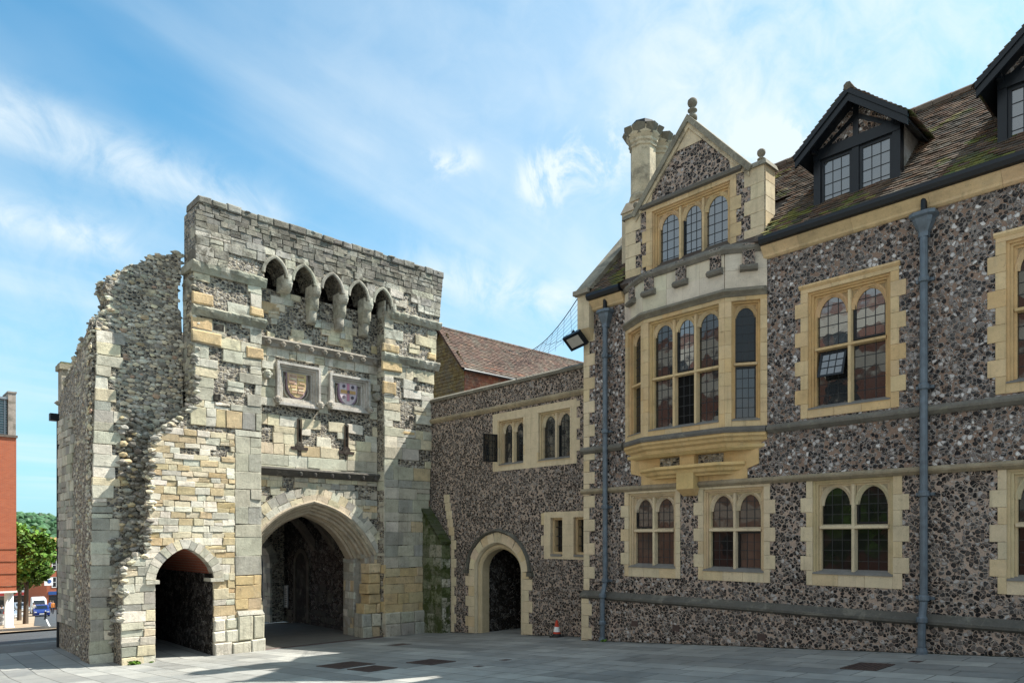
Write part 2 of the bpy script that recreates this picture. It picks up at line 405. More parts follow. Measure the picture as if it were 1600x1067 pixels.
class MB:
    def __init__(s): s.V = []; s.F = []; s.C = []; s.I = []; s.smooth = False

    def poly(s, pts, c=W1, mi=0):
        n = len(s.V); s.V += [tuple(p) for p in pts]; s.F.append(tuple(range(n, n + len(pts)))); s.C.append(c); s.I.append(mi)

    def faces(s, V, F, c=W1, mi=0):
        n = len(s.V); s.V += [tuple(p) for p in V]
        for f in F: s.F.append(tuple(n + i for i in f)); s.C.append(c); s.I.append(mi)

    def hexa(s, P, c=W1, mi=0):
        s.faces(P, [(0, 1, 2, 3), (7, 6, 5, 4), (0, 4, 5, 1), (1, 5, 6, 2), (2, 6, 7, 3), (3, 7, 4, 0)], c, mi)

    def bx(s, fr, a0, a1, z0, z1, d0, d1, c=W1, mi=0):
        s.hexa([fr(a0, z0, d0), fr(a1, z0, d0), fr(a1, z1, d0), fr(a0, z1, d0), fr(a0, z0, d1), fr(a1, z0, d1), fr(a1, z1, d1), fr(a0, z1, d1)], c, mi)

    def box(s, x0, x1, y0, y1, z0, z1, c=W1, mi=0):
        s.bx(FR(0, 0, 1, 0), x0, x1, z0, z1, y0, y1, c, mi)

    def pl(s, fr, outer, holes=(), d0=-.1, d1=0., c=W1, mi=0):
        loops = [list(outer)] + [list(h) for h in holes]
        flat = [p for l in loops for p in l]
        tri = tessellate_polygon([[Vector((p[0], p[1], 0)) for p in l] for l in loops])
        V = [fr(a, z, d0) for a, z in flat] + [fr(a, z, d1) for a, z in flat]
        n = len(flat); F = []
        for t3 in tri: F += [tuple(t3), tuple(n + i for i in reversed(t3))]
        k = 0
        for l in loops:
            m = len(l)
            for i in range(m):
                j = (i + 1) % m
                F.append((k + i, k + j, n + k + j, n + k + i))
            k += m
        s.faces(V, F, c, mi)

    def blk(s, fr, a0, a1, z0, z1, f, c, mi=0, bev=.010, j=.014, back=-.06):
        if a1 - a0 < .03 or z1 - z0 < .02: return
        b = min(bev, (a1 - a0) * .25, (z1 - z0) * .25)
        cs = [(a0 + jit(j), z0 + jit(j)), (a1 + jit(j), z0 + jit(j)), (a1 + jit(j), z1 + jit(j)), (a0 + jit(j), z1 + jit(j))]
        am, zm = (a0 + a1) / 2, (z0 + z1) / 2
        if j > .009 and random.random() < .3: f -= random.uniform(.005, .022)
        ins = [(a + (b if a < am else -b), z + (b if z < zm else -b)) for a, z in cs]
        V = [fr(a, z, back) for a, z in cs] + [fr(a, z, f - b * .8) for a, z in cs] + [fr(a, z, f + jit(j * .6)) for a, z in ins]
        F = []
        for k in (0, 4):
            for i in range(4):
                q = (i + 1) % 4; F.append((k + i, k + q, k + 4 + q, k + 4 + i))
        F.append((8, 9, 10, 11))
        s.faces(V, F, c, mi)

    def sweep(s, P3, prof, nrm=None, c=W1, mi=0, closed=False):
        """P3: list of functions/points; each station is a list of 3D points already made"""
        n = len(prof)
        V = [p for st in P3 for p in st]
        F = []
        m = len(P3)
        for i in range(m - (0 if closed else 1)):
            i2 = (i + 1) % m
            for k in range(n):
                k2 = (k + 1) % n
                F.append((i * n + k, i * n + k2, i2 * n + k2, i2 * n + k))
        if not closed:
            F.append(tuple(range(n))); F.append(tuple((m - 1) * n + k for k in reversed(range(n))))
        s.faces(V, F, c, mi)

    def arch(s, fr, path, prof, c=W1, mi=0):
        """sweep profile [(o,d)] (o: outwards from the curve) along a path [(a,z)] in the wall plane"""
        st = []
        for i, (a, z) in enumerate(path):
            p0 = path[max(0, i - 1)]; p1 = path[min(len(path) - 1, i + 1)]
            tx, tz = p1[0] - p0[0], p1[1] - p0[1]; L = math.hypot(tx, tz) or 1
            nx, nz = -tz / L, tx / L
            st.append([fr(a + nx * o, z + nz * o, d) for o, d in prof])
        s.sweep(st, prof, c=c, mi=mi)

    def mould(s, fr, a0, a1, prof, c=W1, mi=0):
        """straight moulding: profile [(d,z)]"""
        st = [[fr(a, z, d) for d, z in prof] for a in (a0, a1)]
        s.sweep(st, prof, c=c, mi=mi)

    def plan(s, pts, prof, c=W1, mi=0):
        """moulding along a plan polyline, profile [(outward offset, z)] with mitred corners; outward is left of travel"""
        st = []
        for i, p in enumerate(pts):
            def nrm(a, b):
                t = (Vector(b) - Vector(a)).normalized(); return Vector((-t.y, t.x))
            if i == 0: n_ = nrm(pts[0], pts[1]); n_ = Vector((-1, 0)) if abs(n_.x) > .3 else n_; k = 1
            elif i == len(pts) - 1: n_ = nrm(pts[-2], pts[-1]); n_ = Vector((-1, 0)); k = 1
            else:
                a, b = nrm(pts[i - 1], p), nrm(p, pts[i + 1]); n_ = (a + b).normalized(); k = 1 / max(.3, n_.dot(a))
            st.append([(p[0] + n_.x * o * k, p[1] + n_.y * o * k, z) for o, z in prof])
        s.sweep(st, prof, c=c, mi=mi)

    def tube(s, pts, r, n=8, c=W1, mi=0):
        st = []
        pts = [Vector(p) for p in pts]
        dd = pts[-1] - pts[0]; up = abs(dd.z) > .6 * dd.length
        rs = r if isinstance(r, (list, tuple)) else [r] * len(pts)
        for i, p in enumerate(pts):
            t = (pts[min(i + 1, len(pts) - 1)] - pts[max(i - 1, 0)]).normalized()
            u = t.cross(Vector((0, 1, 0)) if up else Vector((0, 0, 1)))
            if u.length < .02: u = Vector((1, 0, 0))
            u.normalize(); v = t.cross(u)
            st.append([p + (u * math.cos(k * 2 * math.pi / n) + v * math.sin(k * 2 * math.pi / n)) * rs[i] for k in range(n)])
        s.sweep(st, [0] * n, c=c, mi=mi)

    def lathe(s, ctr, prof, n=16, c=W1, mi=0, rot=0.0):
        st = [[(ctr[0] + r * math.cos(rot + k * 2 * math.pi / n), ctr[1] + r * math.sin(rot + k * 2 * math.pi / n), ctr[2] + z) for k in range(n)] for r, z in prof]
        s.sweep(st, [0] * n, c=c, mi=mi)

    def rock(s, p, r, c=W1, mi=0, sq=(1, 1, 1)):
        global ICO
        if ICO is None:
            b = bmesh.new(); bmesh.ops.create_icosphere(b, subdivisions=1, radius=1)
            b.verts.ensure_lookup_table()
            ICO = ([v.co.copy() for v in b.verts], [tuple(v.index for v in f.verts) for f in b.faces]); b.free()
        e = Matrix.Rotation(random.uniform(0, 6.28), 3, Vector((jit(1), jit(1), jit(1) + .01)).normalized())
        V = []
        for v in ICO[0]:
            q = e @ (v * random.uniform(.68, 1.15)); V.append((p[0] + q.x * r * sq[0], p[1] + q.y * r * sq[1], p[2] + q.z * r * sq[2]))
        s.faces(V, ICO[1], c, mi)

    def build(s, name, mats, parent=None, smooth=False, ang=None):
        me = bpy.data.meshes.new(name)
        root = parent
        while root is not None and root.parent is not None: root = root.parent
        o0 = root.location if root is not None else Vector((0, 0, 0))
        me.from_pydata([(v[0] - o0[0], v[1] - o0[1], v[2] - o0[2]) for v in s.V], [], s.F)
        if not isinstance(mats, (list, tuple)): mats = [mats]
        for m in mats: me.materials.append(M[m] if isinstance(m, str) else m)
        me.polygons.foreach_set('material_index', s.I)
        at = me.color_attributes.new('tint', 'FLOAT_COLOR', 'CORNER')
        buf = []
        for f, c in zip(s.F, s.C): buf += [c[0], c[1], c[2], 1.0] * len(f)
        at.data.foreach_set('color', buf)
        b = bmesh.new(); b.from_mesh(me); bmesh.ops.recalc_face_normals(b, faces=b.faces); b.to_mesh(me); b.free()
        if smooth: me.polygons.foreach_set('use_smooth', [True] * len(me.polygons))
        me.update()
        o = bpy.data.objects.new(name, me); COL.objects.link(o)
        if parent is not None: o.parent = parent
        return o


def tag(o, label, cat, group=None):
    o['label'] = label; o['category'] = cat
    if group: o['group'] = group
    return o


def thing(name, label, cat, loc, group=None):
    o = bpy.data.objects.new(name, None); COL.objects.link(o); o.location = loc
    o.empty_display_size = .3
    return tag(o, label, cat, group)


def struct(o): o['kind'] = 'structure'; return o


# ------------------------------------------------------------------ masonry
def spans(poly, z):
    xs = []
    n = len(poly)
    for i in range(n):
        (a0, z0), (a1, z1) = poly[i], poly[(i + 1) % n]
        if (z0 > z) != (z1 > z): xs.append(a0 + (z - z0) * (a1 - a0) / (z1 - z0))
    xs.sort()
    return [(xs[i], xs[i + 1]) for i in range(0, len(xs) - 1, 2)]


def isect(A, B):
    return [(max(a, c), min(b, d)) for a, b in A for c, d in B if min(b, d) - max(a, c) > .01]


def minus(A, B):
    for c, d in B:
        o = []
        for a, b in A:
            if d <= a or c >= b: o.append((a, b)); continue
            if c > a: o.append((a, c))
            if d < b: o.append((d, b))
        A = o
    return A


def nz(a, z, s, k=0.): return noise.noise(Vector((a * s, z * s, k)))


def masonry(mb, fr, outer, holes, style, mi=0, f0=.0, rng=None):
    """coursed blocks; style(a,z) -> (colour | None for bare flint, course height, block width)"""
    zs = [p[1] for p in outer]; z = min(zs); top = max(zs)
    xs = [p[0] for p in outer] if rng is None else rng
    while z < top - .03:
        am = random.uniform(min(xs), max(xs))
        h = style(am, z)[1] * random.uniform(.75, 1.25)
        if top - z - h < .1: h = top - z
        I = isect(spans(outer, z + .004), spans(outer, z + h - .004))
        if rng: I = isect(I, [rng])
        for ho in holes:
            for q in (z + .004, z + h / 2, z + h - .004): I = minus(I, spans(ho, q))
        for a0, a1 in I:
            a = a0
            while a < a1 - .02:
                wd = style(a, z + h / 2)[2] * random.uniform(.6, 1.5)
                if a1 - a - wd < .12: wd = a1 - a
                c = style(a + wd / 2, z + h / 2)[0]
                if c is not None:
                    g = .0035
                    if random.random() < .16 and h > .16 and wd < .6:
                        hm = h * random.uniform(.4, .6)
                        mb.blk(fr, a + g, a + wd - g, z + g, z + hm - g, f0 + jit(.010), vary(c, .09), mi)
                        c2 = style(a + wd / 2 + jit(.3), z + h / 2)[0] or c
                        mb.blk(fr, a + g, a + wd - g, z + hm + g, z + h - g, f0 + jit(.010), vary(c2, .09), mi)
                    else:
                        mb.blk(fr, a + g, a + wd - g, z + g, z + h - g, f0 + jit(.010), vary(c, .09), mi)
                a += wd
        z += h


def rubble(mb, fr, outer, holes, size, pal, mi=0, f=.0, dens=1.0, skip=None, sq=(1.2, .42, .78)):
    """single stones pressed into the wall face"""
    zs = [p[1] for p in outer]; z = min(zs)
    while z < max(zs):
        I = spans(outer, z + size * .5)
        for ho in holes: I = minus(I, spans(ho, z + size * .5))
        for a0, a1 in I:
            a = a0 + random.uniform(0, size)
            while a < a1:
                if random.random() < dens and not (skip and skip(a, z)):
                    sz = size * random.choice((.34, .42, .5, .6, .78)) * random.uniform(.85, 1.15)
                    p = fr(a, z + size * .5 + jit(size * .25), f)
                    mb.rock(p, sz, pal(a, z), mi, sq)
                a += size * random.uniform(.85, 1.35)
        z += size * random.uniform(.7, .95)


def archpts(c, w, zs, h, n=14, kind='tudor'):
    """right to left or left to right? from left spring (c-w) over apex to right spring (c+w)"""
    P = []
    for i in range(-n, n + 1):
        t = i / n
        th = math.copysign(abs(math.sin(abs(t) * math.pi / 2)) , t) if kind != 'drop' else t
        u = abs(th)
        if kind == 'tudor': zz = h * ((1 - u ** 2.1) ** .5 * .90 + .10 * (1 - u))
        elif kind == 'pointed':
            Rr = (h * h + w * w) / (2 * w); cx = w - Rr
            x = u * w; zz = math.sqrt(max(0, Rr * Rr - (x - cx) ** 2))
        elif kind == 'gothic': zz = h * (.70 * math.sqrt(max(0, 1 - u * u)) + .30 * (1 - u))
        else: zz = h * (1 - (.33 * u + .67 * u ** 3))
        P.append((c + th * w, zs + zz))
    return P


def voussoirs(mb, fr, path, t0, t1, n, d0, d1, pal, mi=0, gap=.012):
    """wedge stones along an arch path, from offset t0 to t1 outside the curve"""
    L = [0]
    for i in range(1, len(path)): L.append(L[-1] + math.dist(path[i], path[i - 1]))
    def at(sv):
        for i in range(1, len(L)):
            if L[i] >= sv - 1e-9:
                k = (sv - L[i - 1]) / (L[i] - L[i - 1] or 1)
                a = path[i - 1][0] + k * (path[i][0] - path[i - 1][0]); z = path[i - 1][1] + k * (path[i][1] - path[i - 1][1])
                tx, tz = path[i][0] - path[i - 1][0], path[i][1] - path[i - 1][1]; l = math.hypot(tx, tz)
                return a, z, -tz / l, tx / l
        return (*path[-1], 0, 1)
    for k in range(n):
        s0, s1 = L[-1] * k / n + gap / 2, L[-1] * (k + 1) / n - gap / 2
        A, B = at(s0), at(s1)
        tt = t1 + jit((t1 - t0) * .12)
        q = [(A[0] + A[2] * t0, A[1] + A[3] * t0), (B[0] + B[2] * t0, B[1] + B[3] * t0), (B[0] + B[2] * tt, B[1] + B[3] * tt), (A[0] + A[2] * tt, A[1] + A[3] * tt)]
        mb.pl(fr, q, (), d0, d1 + jit(.006), vary(pal()), mi)


# ------------------------------------------------------------------ ground
GK = [(-60, .5), (-20, -.13), (18.9, -3.047), (24, -3.05), (31, -3.62), (58, -6.07), (66, -6.9), (106, -9.8), (200, -15), (420, -24), (3000, -24)]


def gz(y):
    for (y0, z0), (y1, z1) in zip(GK, GK[1:]):
        if y <= y1:
            return z0 + (z1 - z0) * (y - y0) / (y1 - y0)
    return GK[-1][1]


def sheet(name, mat, poly_x, ys, lift, kind='structure'):
    """a strip of ground following the fall of the hill; poly_x(y) -> (x0, x1)"""
    mb = MB()
    for y0, y1 in zip(ys, ys[1:]):
        a, b = poly_x(y0), poly_x(y1)
        n = 6
        for k in range(n):
            f0, f1 = k / n, (k + 1) / n
            L = lambda p, f: p[0] + (p[1] - p[0]) * f
            mb.poly([(L(a, f0), y0, gz(y0) + lift), (L(a, f1), y0, gz(y0) + lift), (L(b, f1), y1, gz(y1) + lift), (L(b, f0), y1, gz(y1) + lift)])
    o = mb.build(name, mat)
    o['kind'] = kind
    return o


gy = [-60, -20, 18.9, 24, 31, 42, 58, 66, 80, 106, 150, 200, 420, 3000]
sheet('ground', 'gravel', lambda y: (-1500, 1500), gy, 0)
sheet('plaza', 'slab', lambda y: (-40, 60), [-30, -20, -5, 5, 18.9, 23, 26.5], .006)
sheet('passage_floor', 'gravel', lambda y: (8.27, 12.2), [18.86, 24, 26], .011)
sheet('road', 'tar', lambda y: (-60, 80), [27.5, 31, 36, 41.5], .006)
sheet('pavement', 'pave', lambda y: (-60, 9.0 + max(0, y - 56) * .165), [41.5, 50, 58, 66, 84, 106, 150], .10)
sheet('street', 'tar', lambda y: (9.0 + max(0, y - 56) * .165, 15.2 + max(0, y - 56) * .165), [41.5, 50, 58, 66, 84, 106, 150, 200, 260], .008)
sheet('pavement', 'pave', lambda y: (15.2 + max(0, y - 56) * .165, 18.6 + max(0, y - 56) * .165), [41.5, 50, 58, 66, 84, 106, 150, 200], .10)
sheet('road_marking', 'white', lambda y: (10.0 + max(0, y - 56) * .165, 10.12 + max(0, y - 56) * .165), [60, 66, 80, 98], .014)
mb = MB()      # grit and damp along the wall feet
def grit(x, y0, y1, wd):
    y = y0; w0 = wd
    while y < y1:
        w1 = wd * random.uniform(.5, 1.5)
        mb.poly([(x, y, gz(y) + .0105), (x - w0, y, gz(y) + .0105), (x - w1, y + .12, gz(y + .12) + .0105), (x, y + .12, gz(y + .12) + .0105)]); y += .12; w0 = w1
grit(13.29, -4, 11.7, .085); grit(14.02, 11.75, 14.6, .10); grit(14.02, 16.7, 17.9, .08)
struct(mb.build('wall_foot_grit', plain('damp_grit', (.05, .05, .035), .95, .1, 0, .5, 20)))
mb = MB(); mb.tube([(8.3, 18.83, -3.035), (12.1, 18.83, -3.035)], .035, 6); struct(mb.build('drain_channel', 'iron'))

# ------------------------------------------------------------------ the medieval gatehouse
CREAM = (.60, .52, .37); WHITE = (.70, .64, .53); GREEN = (.45, .425, .335); TAN = (.52, .41, .25); OCHRE = (.53, .395, .215)
DARK = (.19, .175, .15); GREY = (.35, .335, .29); PINK = (.46, .31, .22); PALE = (.55, .52, .43)


def pick(*cw):
    r = random.random() * sum(x for _, x in cw)
    for c, x in cw:
        r -= x
        if r <= 0: return c
    return cw[-1][0]


gate = thing('stone_gatehouse', 'tall medieval stone gatehouse with big pointed archway, pair of painted shields and broken left flank', 'gatehouse', (9.5, 19.3, -3.05))
G = FR(0, 18.9, 1, 0, -1)
RC = FR(0, 19.3, 1, 0, -1)


def st_towerL(a, z):
    big = nz(a, z, 1.1, 3)
    if z > 7.15:
        if nz(a, z, 1.6, 9) > .30: return None, .25, .35
        return pick((DARK, 5), (GREY, 3), (GREEN, 1.5)), .24, .40
    if z > 3.7:
        if 6.85 < a < 8.0 and nz(a, z, 1.5, 5) > -.12: return None, .25, .4
        if 5.2 < z < 5.8 or 6.0 < z < 6.25:
            return pick((PALE, 2), (GREEN, 3), (CREAM, 1.5)), .3, .55
        return pick((GREEN, 4), (PALE, 3), (CREAM, 2), (GREY, .7)), .30, .55
    if z > 2.9 and nz(a, z, 1.7, 2) > .28: return None, .2, .35
    if a > 7.55:
        if -2.15 < z < -1.05: return pick((OCHRE, 4), (TAN, 1)), .3, .5
        if z <= -2.15: return pick((GREY, 2), (PALE, 2), (GREEN, 2)), .32, .45
        return pick((GREEN, 4), (GREY, 2), (PALE, 1.5)), .42, .52
    if z < -.5:
        if a < 5.7: return pick((PALE, 3), (WHITE, 1.5), (CREAM, 1.5), (GREY, 1.4)), .24, .4
        return pick((PALE, 2), (WHITE, 1.5), (CREAM, 2), (TAN, .7)), .2, .36
    if nz(a, z, 2.3, 7) > .52: return None, .16, .3
    return pick((CREAM, 4), (WHITE, 3), (TAN, 2.2), (PALE, 1.6), (OCHRE, .35)), .155, .33


def st_towerR(a, z):
    if z > 7.25:
        return pick((DARK, 4), (GREY, 3), (GREEN, 2)), .24, .42
    if z > 2.2:
        if a > 12.65 and nz(a, z, 1.5, 21) > -.06: return None, .26, .4
        if 5.7 < z < 6.1 or 5.0 < z < 5.4: return pick((PALE, 2), (CREAM, 3), (GREEN, 1)), .3, .6
        return pick((CREAM, 3), (PALE, 3), (GREEN, 3), (WHITE, 1)), .3, .5
    if z > -.75:
        if a > 13.4 and random.random() < .22: return pick((OCHRE, 2), (TAN, 1)), .34, .5
        return pick((GREEN, 5), (GREY, 2.4), (PALE, 1)), .36, .55
    if z > -2.25: return pick((OCHRE, 3), (TAN, 2.4)), .29, .62
    return pick((GREY, 2), (GREEN, 3), (PALE, 1.6), (TAN, .5)), .34, .55


def st_recess(a, z):
    if z > 5.6:
        if nz(a, z, 1.4, 31) > -.15: return None, .2, .3
        return pick((CREAM, 2), (PALE, 2), (TAN, 1)), .2, .3
    if z > 4.9: return pick((CREAM, 3), (PALE, 3), (WHITE, 1), (GREEN, 1)), .27, .36
    if z > 3.7: return pick((CREAM, 3), (PALE, 3), (WHITE, 1.5), (GREEN, 1.5), (PINK, .3)), .3, .45
    if z > 3.35:
        if nz(a, z, 1.2, 35) > -.3: return None, .2, .3
        return pick((CREAM, 2), (TAN, 1)), .2, .3
    if z > 2.35:
        if nz(a, z, 1.5, 37) > .26: return None, .2, .35
        return pick((CREAM, 4), (WHITE, 1), (TAN, 1.4), (PALE, 1)), .3, .5
    if z > 1.9: return pick((GREEN, 4), (PALE, 2)), .42, .95
    if nz(a, z, 1.8, 41) > .2: return None, .18, .3
    return pick((GREEN, 3), (GREY, 2), (CREAM, 1.4), (TAN, 1)), .2, .32


pedL = archpts(6.29, .71, -1.03, .80, 10, 'gothic')
pedhole = [(5.58, -3.3)] + pedL + [(7.0, -3.3)]
outL = [(4.82, -3.1), (4.80, -2.0), (4.86, -1.1), (4.83, -.62), (5.02, -.5), (5.38, -.33), (5.42, .2), (5.46, 1.2), (5.50, 2.0), (5.54, 2.38), (5.7, 2.6), (5.86, 2.82), (6.1, 3.0), (6.3, 3.2),
        (6.45, 3.44), (6.56, 3.7), (6.50, 4.4), (6.53, 5.5), (6.50, 6.8), (6.50, 7.06), (8.28, 7.06), (8.28, -3.1)]


def with_arch(outer, hole, jl, jr, zb):
    """outline with the door opening cut up from its foot"""
    return outer


mb = MB()
backL = [(5.58, -3.1), *pedL, (7.0, -3.1), (8.26, -3.1), (8.26, 7.06)] + [p for p in reversed(outL[:-2])]
backL = [(a + (.03 if a < 6.6 and z > -3 and (a, z) in outL else 0), z) for a, z in backL]
mb.pl(G, backL, (), -.75, -.042, W1, 1)
masonry(mb, G, [q for q in outL if q[1] < 2.95 and q[0] < 8.2] + [(8.28, 2.9), (8.28, -3.1)], [pedhole], st_towerL, rng=(4.0, 7.55))
masonry(mb, G, [(7.56, -3.1), (8.28, -3.1), (8.28, 2.9), (7.56, 2.9)], [], st_towerL)
masonry(mb, G, [(6.02, 2.91)] + [q for q in outL if q[1] > 2.95] + [(8.28, 2.91)], [], st_towerL)
# right flank of this tower, turned to the recess
FLr = FR(8.28, 0, 0, 1, -1)
masonry(mb, FLr, [(18.92, -3.1), (19.28, -3.1), (19.28, 7.0), (18.92, 7.0)], (), lambda a, z: (pick((GREEN, 2), (GREY, 2)), .3, .4))
# left flank, above the ruined part
FLl = FR(6.5, 0, 0, 1, 1)
mb.pl(FLl, [(18.93, 3.5), (19.76, 4.0), (19.74, 7.06), (18.93, 7.06)], (), -.3, -.01, W1, 1)
masonry(mb, FLl, [(18.92, 3.6), (19.72, 4.2), (19.72, 7.0), (18.92, 7.0)], (), lambda a, z: (None if nz(a, z, 2, 3) > .1 else pick((GREY, 2), (GREEN, 2), (DARK, 1)), .28, .4))
# raw broken edge
ed = [p for p in outL if p[0] < 6.6 and -3.05 < p[1] < 6.9]
for (a0, z0), (a1, z1) in zip(ed, ed[1:]):
    n = max(2, int(math.hypot(a1 - a0, z1 - z0) / .05))
    for k in range(n):
        f = random.random()
        for dd in (random.uniform(-.1, -.02), random.uniform(-.7, -.1)):
            mb.rock(G(a0 + (a1 - a0) * f + .03 + jit(.05), z0 + (z1 - z0) * f + jit(.05) - .03, dd), random.uniform(.05, .12), vary(pick((GREY, 2), (CREAM, 1), (DARK, 1.5), (PALE, 1))), 0, (1.2, 1, .7))
tL = mb.build('tower', ['stone', 'flint_gate'], gate); tL['label'] = 'left tower with small pointed footway arch and broken sloping edge'

# the small footway arch: ring of wedge stones, brick soffit, jambs
mb = MB()
voussoirs(mb, G, pedL, .0, .24, 15, -.3, .02, lambda: pick((PALE, 3), (CREAM, 2), (GREY, 1.5), (GREEN, 1)))
for a0, a1 in ((5.36, 5.66), (6.9, 7.24)):
    mb.bx(G, a0, a1, -1.12, -1.03, -.45, .06, PALE, 0)
mb.arch(G, pedL, [(-.005, -.30), (.06, -.30), (.06, -5.6), (-.005, -5.6)], W1, 1)
PJ = FR(7.0, 0, 0, 1, 1)
PJl = FR(5.58, 0, 0, 1, -1)
masonry(mb, PJ, [(18.93, -3.1), (19.7, -3.1), (19.7, -1.1), (18.93, -1.1)], (), lambda a, z: (pick((CREAM, 3), (PALE, 2), (TAN, 1)), .24, .32))
masonry(mb, PJl, [(18.93, -3.1), (19.7, -3.1), (19.7, -1.1), (18.93, -1.1)], (), lambda a, z: (pick((CREAM, 3), (PALE, 2), (GREY, 1)), .24, .32))
mb.build('footway_arch', ['stone', 'brick_arch'], gate)
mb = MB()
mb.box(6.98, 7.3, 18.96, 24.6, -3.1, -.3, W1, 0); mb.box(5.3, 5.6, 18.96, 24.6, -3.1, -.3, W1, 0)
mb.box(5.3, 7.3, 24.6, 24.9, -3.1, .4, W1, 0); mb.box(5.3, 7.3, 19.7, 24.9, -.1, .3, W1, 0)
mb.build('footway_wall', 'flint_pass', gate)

# battered foot of the pier between the two arches
mb = MB()
for (a0, a1, z0, z1, f) in ((6.98, 7.45, -3.1, -2.72, .10), (7.45, 7.95, -3.1, -2.75, .12), (7.95, 8.34, -3.1, -2.70, .13), (6.98, 7.3, -2.72, -2.42, .05), (7.3, 7.62, -2.74, -2.4, .07), (7.62, 8.02, -2.72, -2.05, .10), (8.02, 8.33, -2.70, -2.07, .10), (7.0, 7.3, -2.42, -2.12, .03), (7.3, 7.62, -2.4, -2.1, .04)):
    mb.blk(G, a0 + .006, a1 - .006, z0 + .006, z1 - .006, f, vary(pick((GREY, 2), (PALE, 2), (GREEN, 1))), 0, .03, .012)
mb.hexa([G(7.62, -2.05, 0), G(8.33, -2.05, 0), G(8.33, -2.05, .09), G(7.62, -2.05, .09), G(7.62, -1.93, -.02), G(8.3, -1.93, -.02), G(8.3, -1.95, .0), G(7.62, -1.95, .0)], GREY)
mb.bx(FLr, 18.85, 19.3, -3.1, -2.1, -.05, .05, GREY)
mb.build('plinth', 'mossy', gate)

# right tower
outR = [(12.2, -3.1), (13.80, -3.1), (13.86, -.8), (13.92, 1.), (14.03, 3.), (14.13, 5.3), (14.2, 5.65), (14.24, 7.06), (12.2, 7.06)]
mb = MB()
mb.pl(G, outR, (), -1.2, -.042, W1, 1)
masonry(mb, G, outR, [], st_towerR)
TRl = FR(12.2, 0, 0, 1, 1)
masonry(mb, TRl, [(18.91, -3.1), (19.3, -3.1), (19.3, 7.4), (18.91, 7.4)], (), lambda a, z: ((pick((OCHRE, 3), (TAN, 2)) if -2.3 < z < -.75 else pick((GREEN, 3), (GREY, 2), (PALE, 1.5))), .3, .42))
for z, a in ((4.75, 13.35), (3.75, 13.12), (5.02, 13.3)):
    mb.bx(G, a, a + .13, z, z + .14, .0, .028, (.01, .01, .01), 0)
tR = mb.build('tower', ['stone', 'flint_gate'], gate); tR['label'] = 'right tower with ochre lower courses'
mb = MB()
for k, (z0, z1, xl) in enumerate(((-3.1, -2.72, 11.55), (-2.72, -2.32, 11.55), (-2.32, -2.02, 11.62), (-2.02, -1.72, 11.78), (-1.72, -1.4, 11.72), (-1.4, -1.08, 11.8), (-1.08, -.78, 11.78))):
    a = xl
    while a < 12.14:
        wd = min(random.uniform(.3, .5), 12.2 - a)
        c = pick((OCHRE, 3), (TAN, 2)) if z0 > -2.4 else pick((GREY, 2), (TAN, 1), (GREEN, 1.5))
        mb.blk(FR(0, 19.08, 1, 0, -1), a, a + wd - .012, z0 + .006, z1 - .006, jit(.03), vary(c), 0, .03, .015, -.5); a += wd
a = 12.2
while a < 13.8:
    wd = min(random.uniform(.4, .8), 13.84 - a)
    for z0, z1, f in ((-3.1, -2.66, .12), (-2.66, -2.3, .09)):
        mb.blk(G, a, a + wd - .012, z0, z1 - .012, f + jit(.02), vary(pick((GREY, 2), (GREEN, 2), (PALE, 1.3))), 0, .035, .012, -.1)
    a += wd
mb.build('plinth', 'mossy', gate)
# mossy buttress wedged against the flint wing
mb = MB()
BX = FR(13.62, 0, 0, 1, 1)
BY = FR(0, 17.88, 1, 0, -1)
mb.hexa([(13.66, 17.92, -3.1), (14.1, 17.92, -3.1), (14.1, 18.95, -3.1), (13.66, 18.95, -3.1), (13.66, 17.92, -.12), (14.1, 17.92, -.12), (14.1, 18.95, .95), (13.66, 18.95, .95)], (.10, .12, .06))
def st_but(a, z): return pick(((.20, .21, .13), 3), ((.34, .33, .25), 2), ((.15, .16, .10), 2), (OCHRE, .3 if z < -1 else 0)), .34, .4
masonry(mb, BX, [(17.9, -3.1), (18.9, -3.1), (18.9, .8), (17.9, -.2)], (), st_but, f0=-.02)
masonry(mb, BY, [(13.66, -3.1), (14.06, -3.1), (14.06, -.2), (13.66, -.2)], (), lambda a, z: (pick((PALE, 2), (GREEN, 2), ((.16, .19, .09), 1)), .34, .25), f0=-.02)
for k in range(9):
    y = 17.88 + k * .118
    mb.hexa([(13.60, y, -.17 + k * .122), (14.1, y, -.17 + k * .122), (14.1, y + .17, .02 + k * .122), (13.60, y + .17, .02 + k * .122),
             (13.60, y - .03, -.10 + k * .122), (14.1, y - .03, -.10 + k * .122), (14.1, y + .16, .07 + k * .122), (13.60, y + .16, .07 + k * .122)], vary((.075, .085, .045), .2))
mb.build('buttress', 'moss', gate)

# recessed wall with the great arch
big = archpts(10.02, 2.07, -.5, 1.55, 16, 'drop')
bighole = [(7.95, -3.3)] + big + [(12.09, -3.3)]
mb = MB()
outC = [(8.26, -3.1), (8.26, 7.45), (12.22, 7.45), (12.22, -3.1)]
cut = [p for p in big if p[0] > 8.3]
slits = [[(x - .05, 2.60), (x - .05, 3.44), (x + .05, 3.44), (x + .05, 2.60)] for x in (9.58, 11.10)]
panels = [[(x0, z0), (x0, z1), (x1, z1), (x1, z0)] for x0, x1, z0, z1 in ((8.86, 10.2, 3.78, 5.0), (10.50, 11.93, 3.85, 4.92))]
mb.pl(RC, [(8.26, .02), (8.26, 7.0), (12.22, 7.0), (12.22, -3.1), (12.09, -3.1)] + list(reversed(cut)), slits + panels, -.5, -.042, W1, 1)
masonry(mb, RC, [(8.28, -3.1), (8.28, 7.0), (12.2, 7.0), (12.2, -3.1)], [bighole] + slits + panels, st_recess)
mb.build('recessed_wall', ['stone', 'flint_gate'], gate)
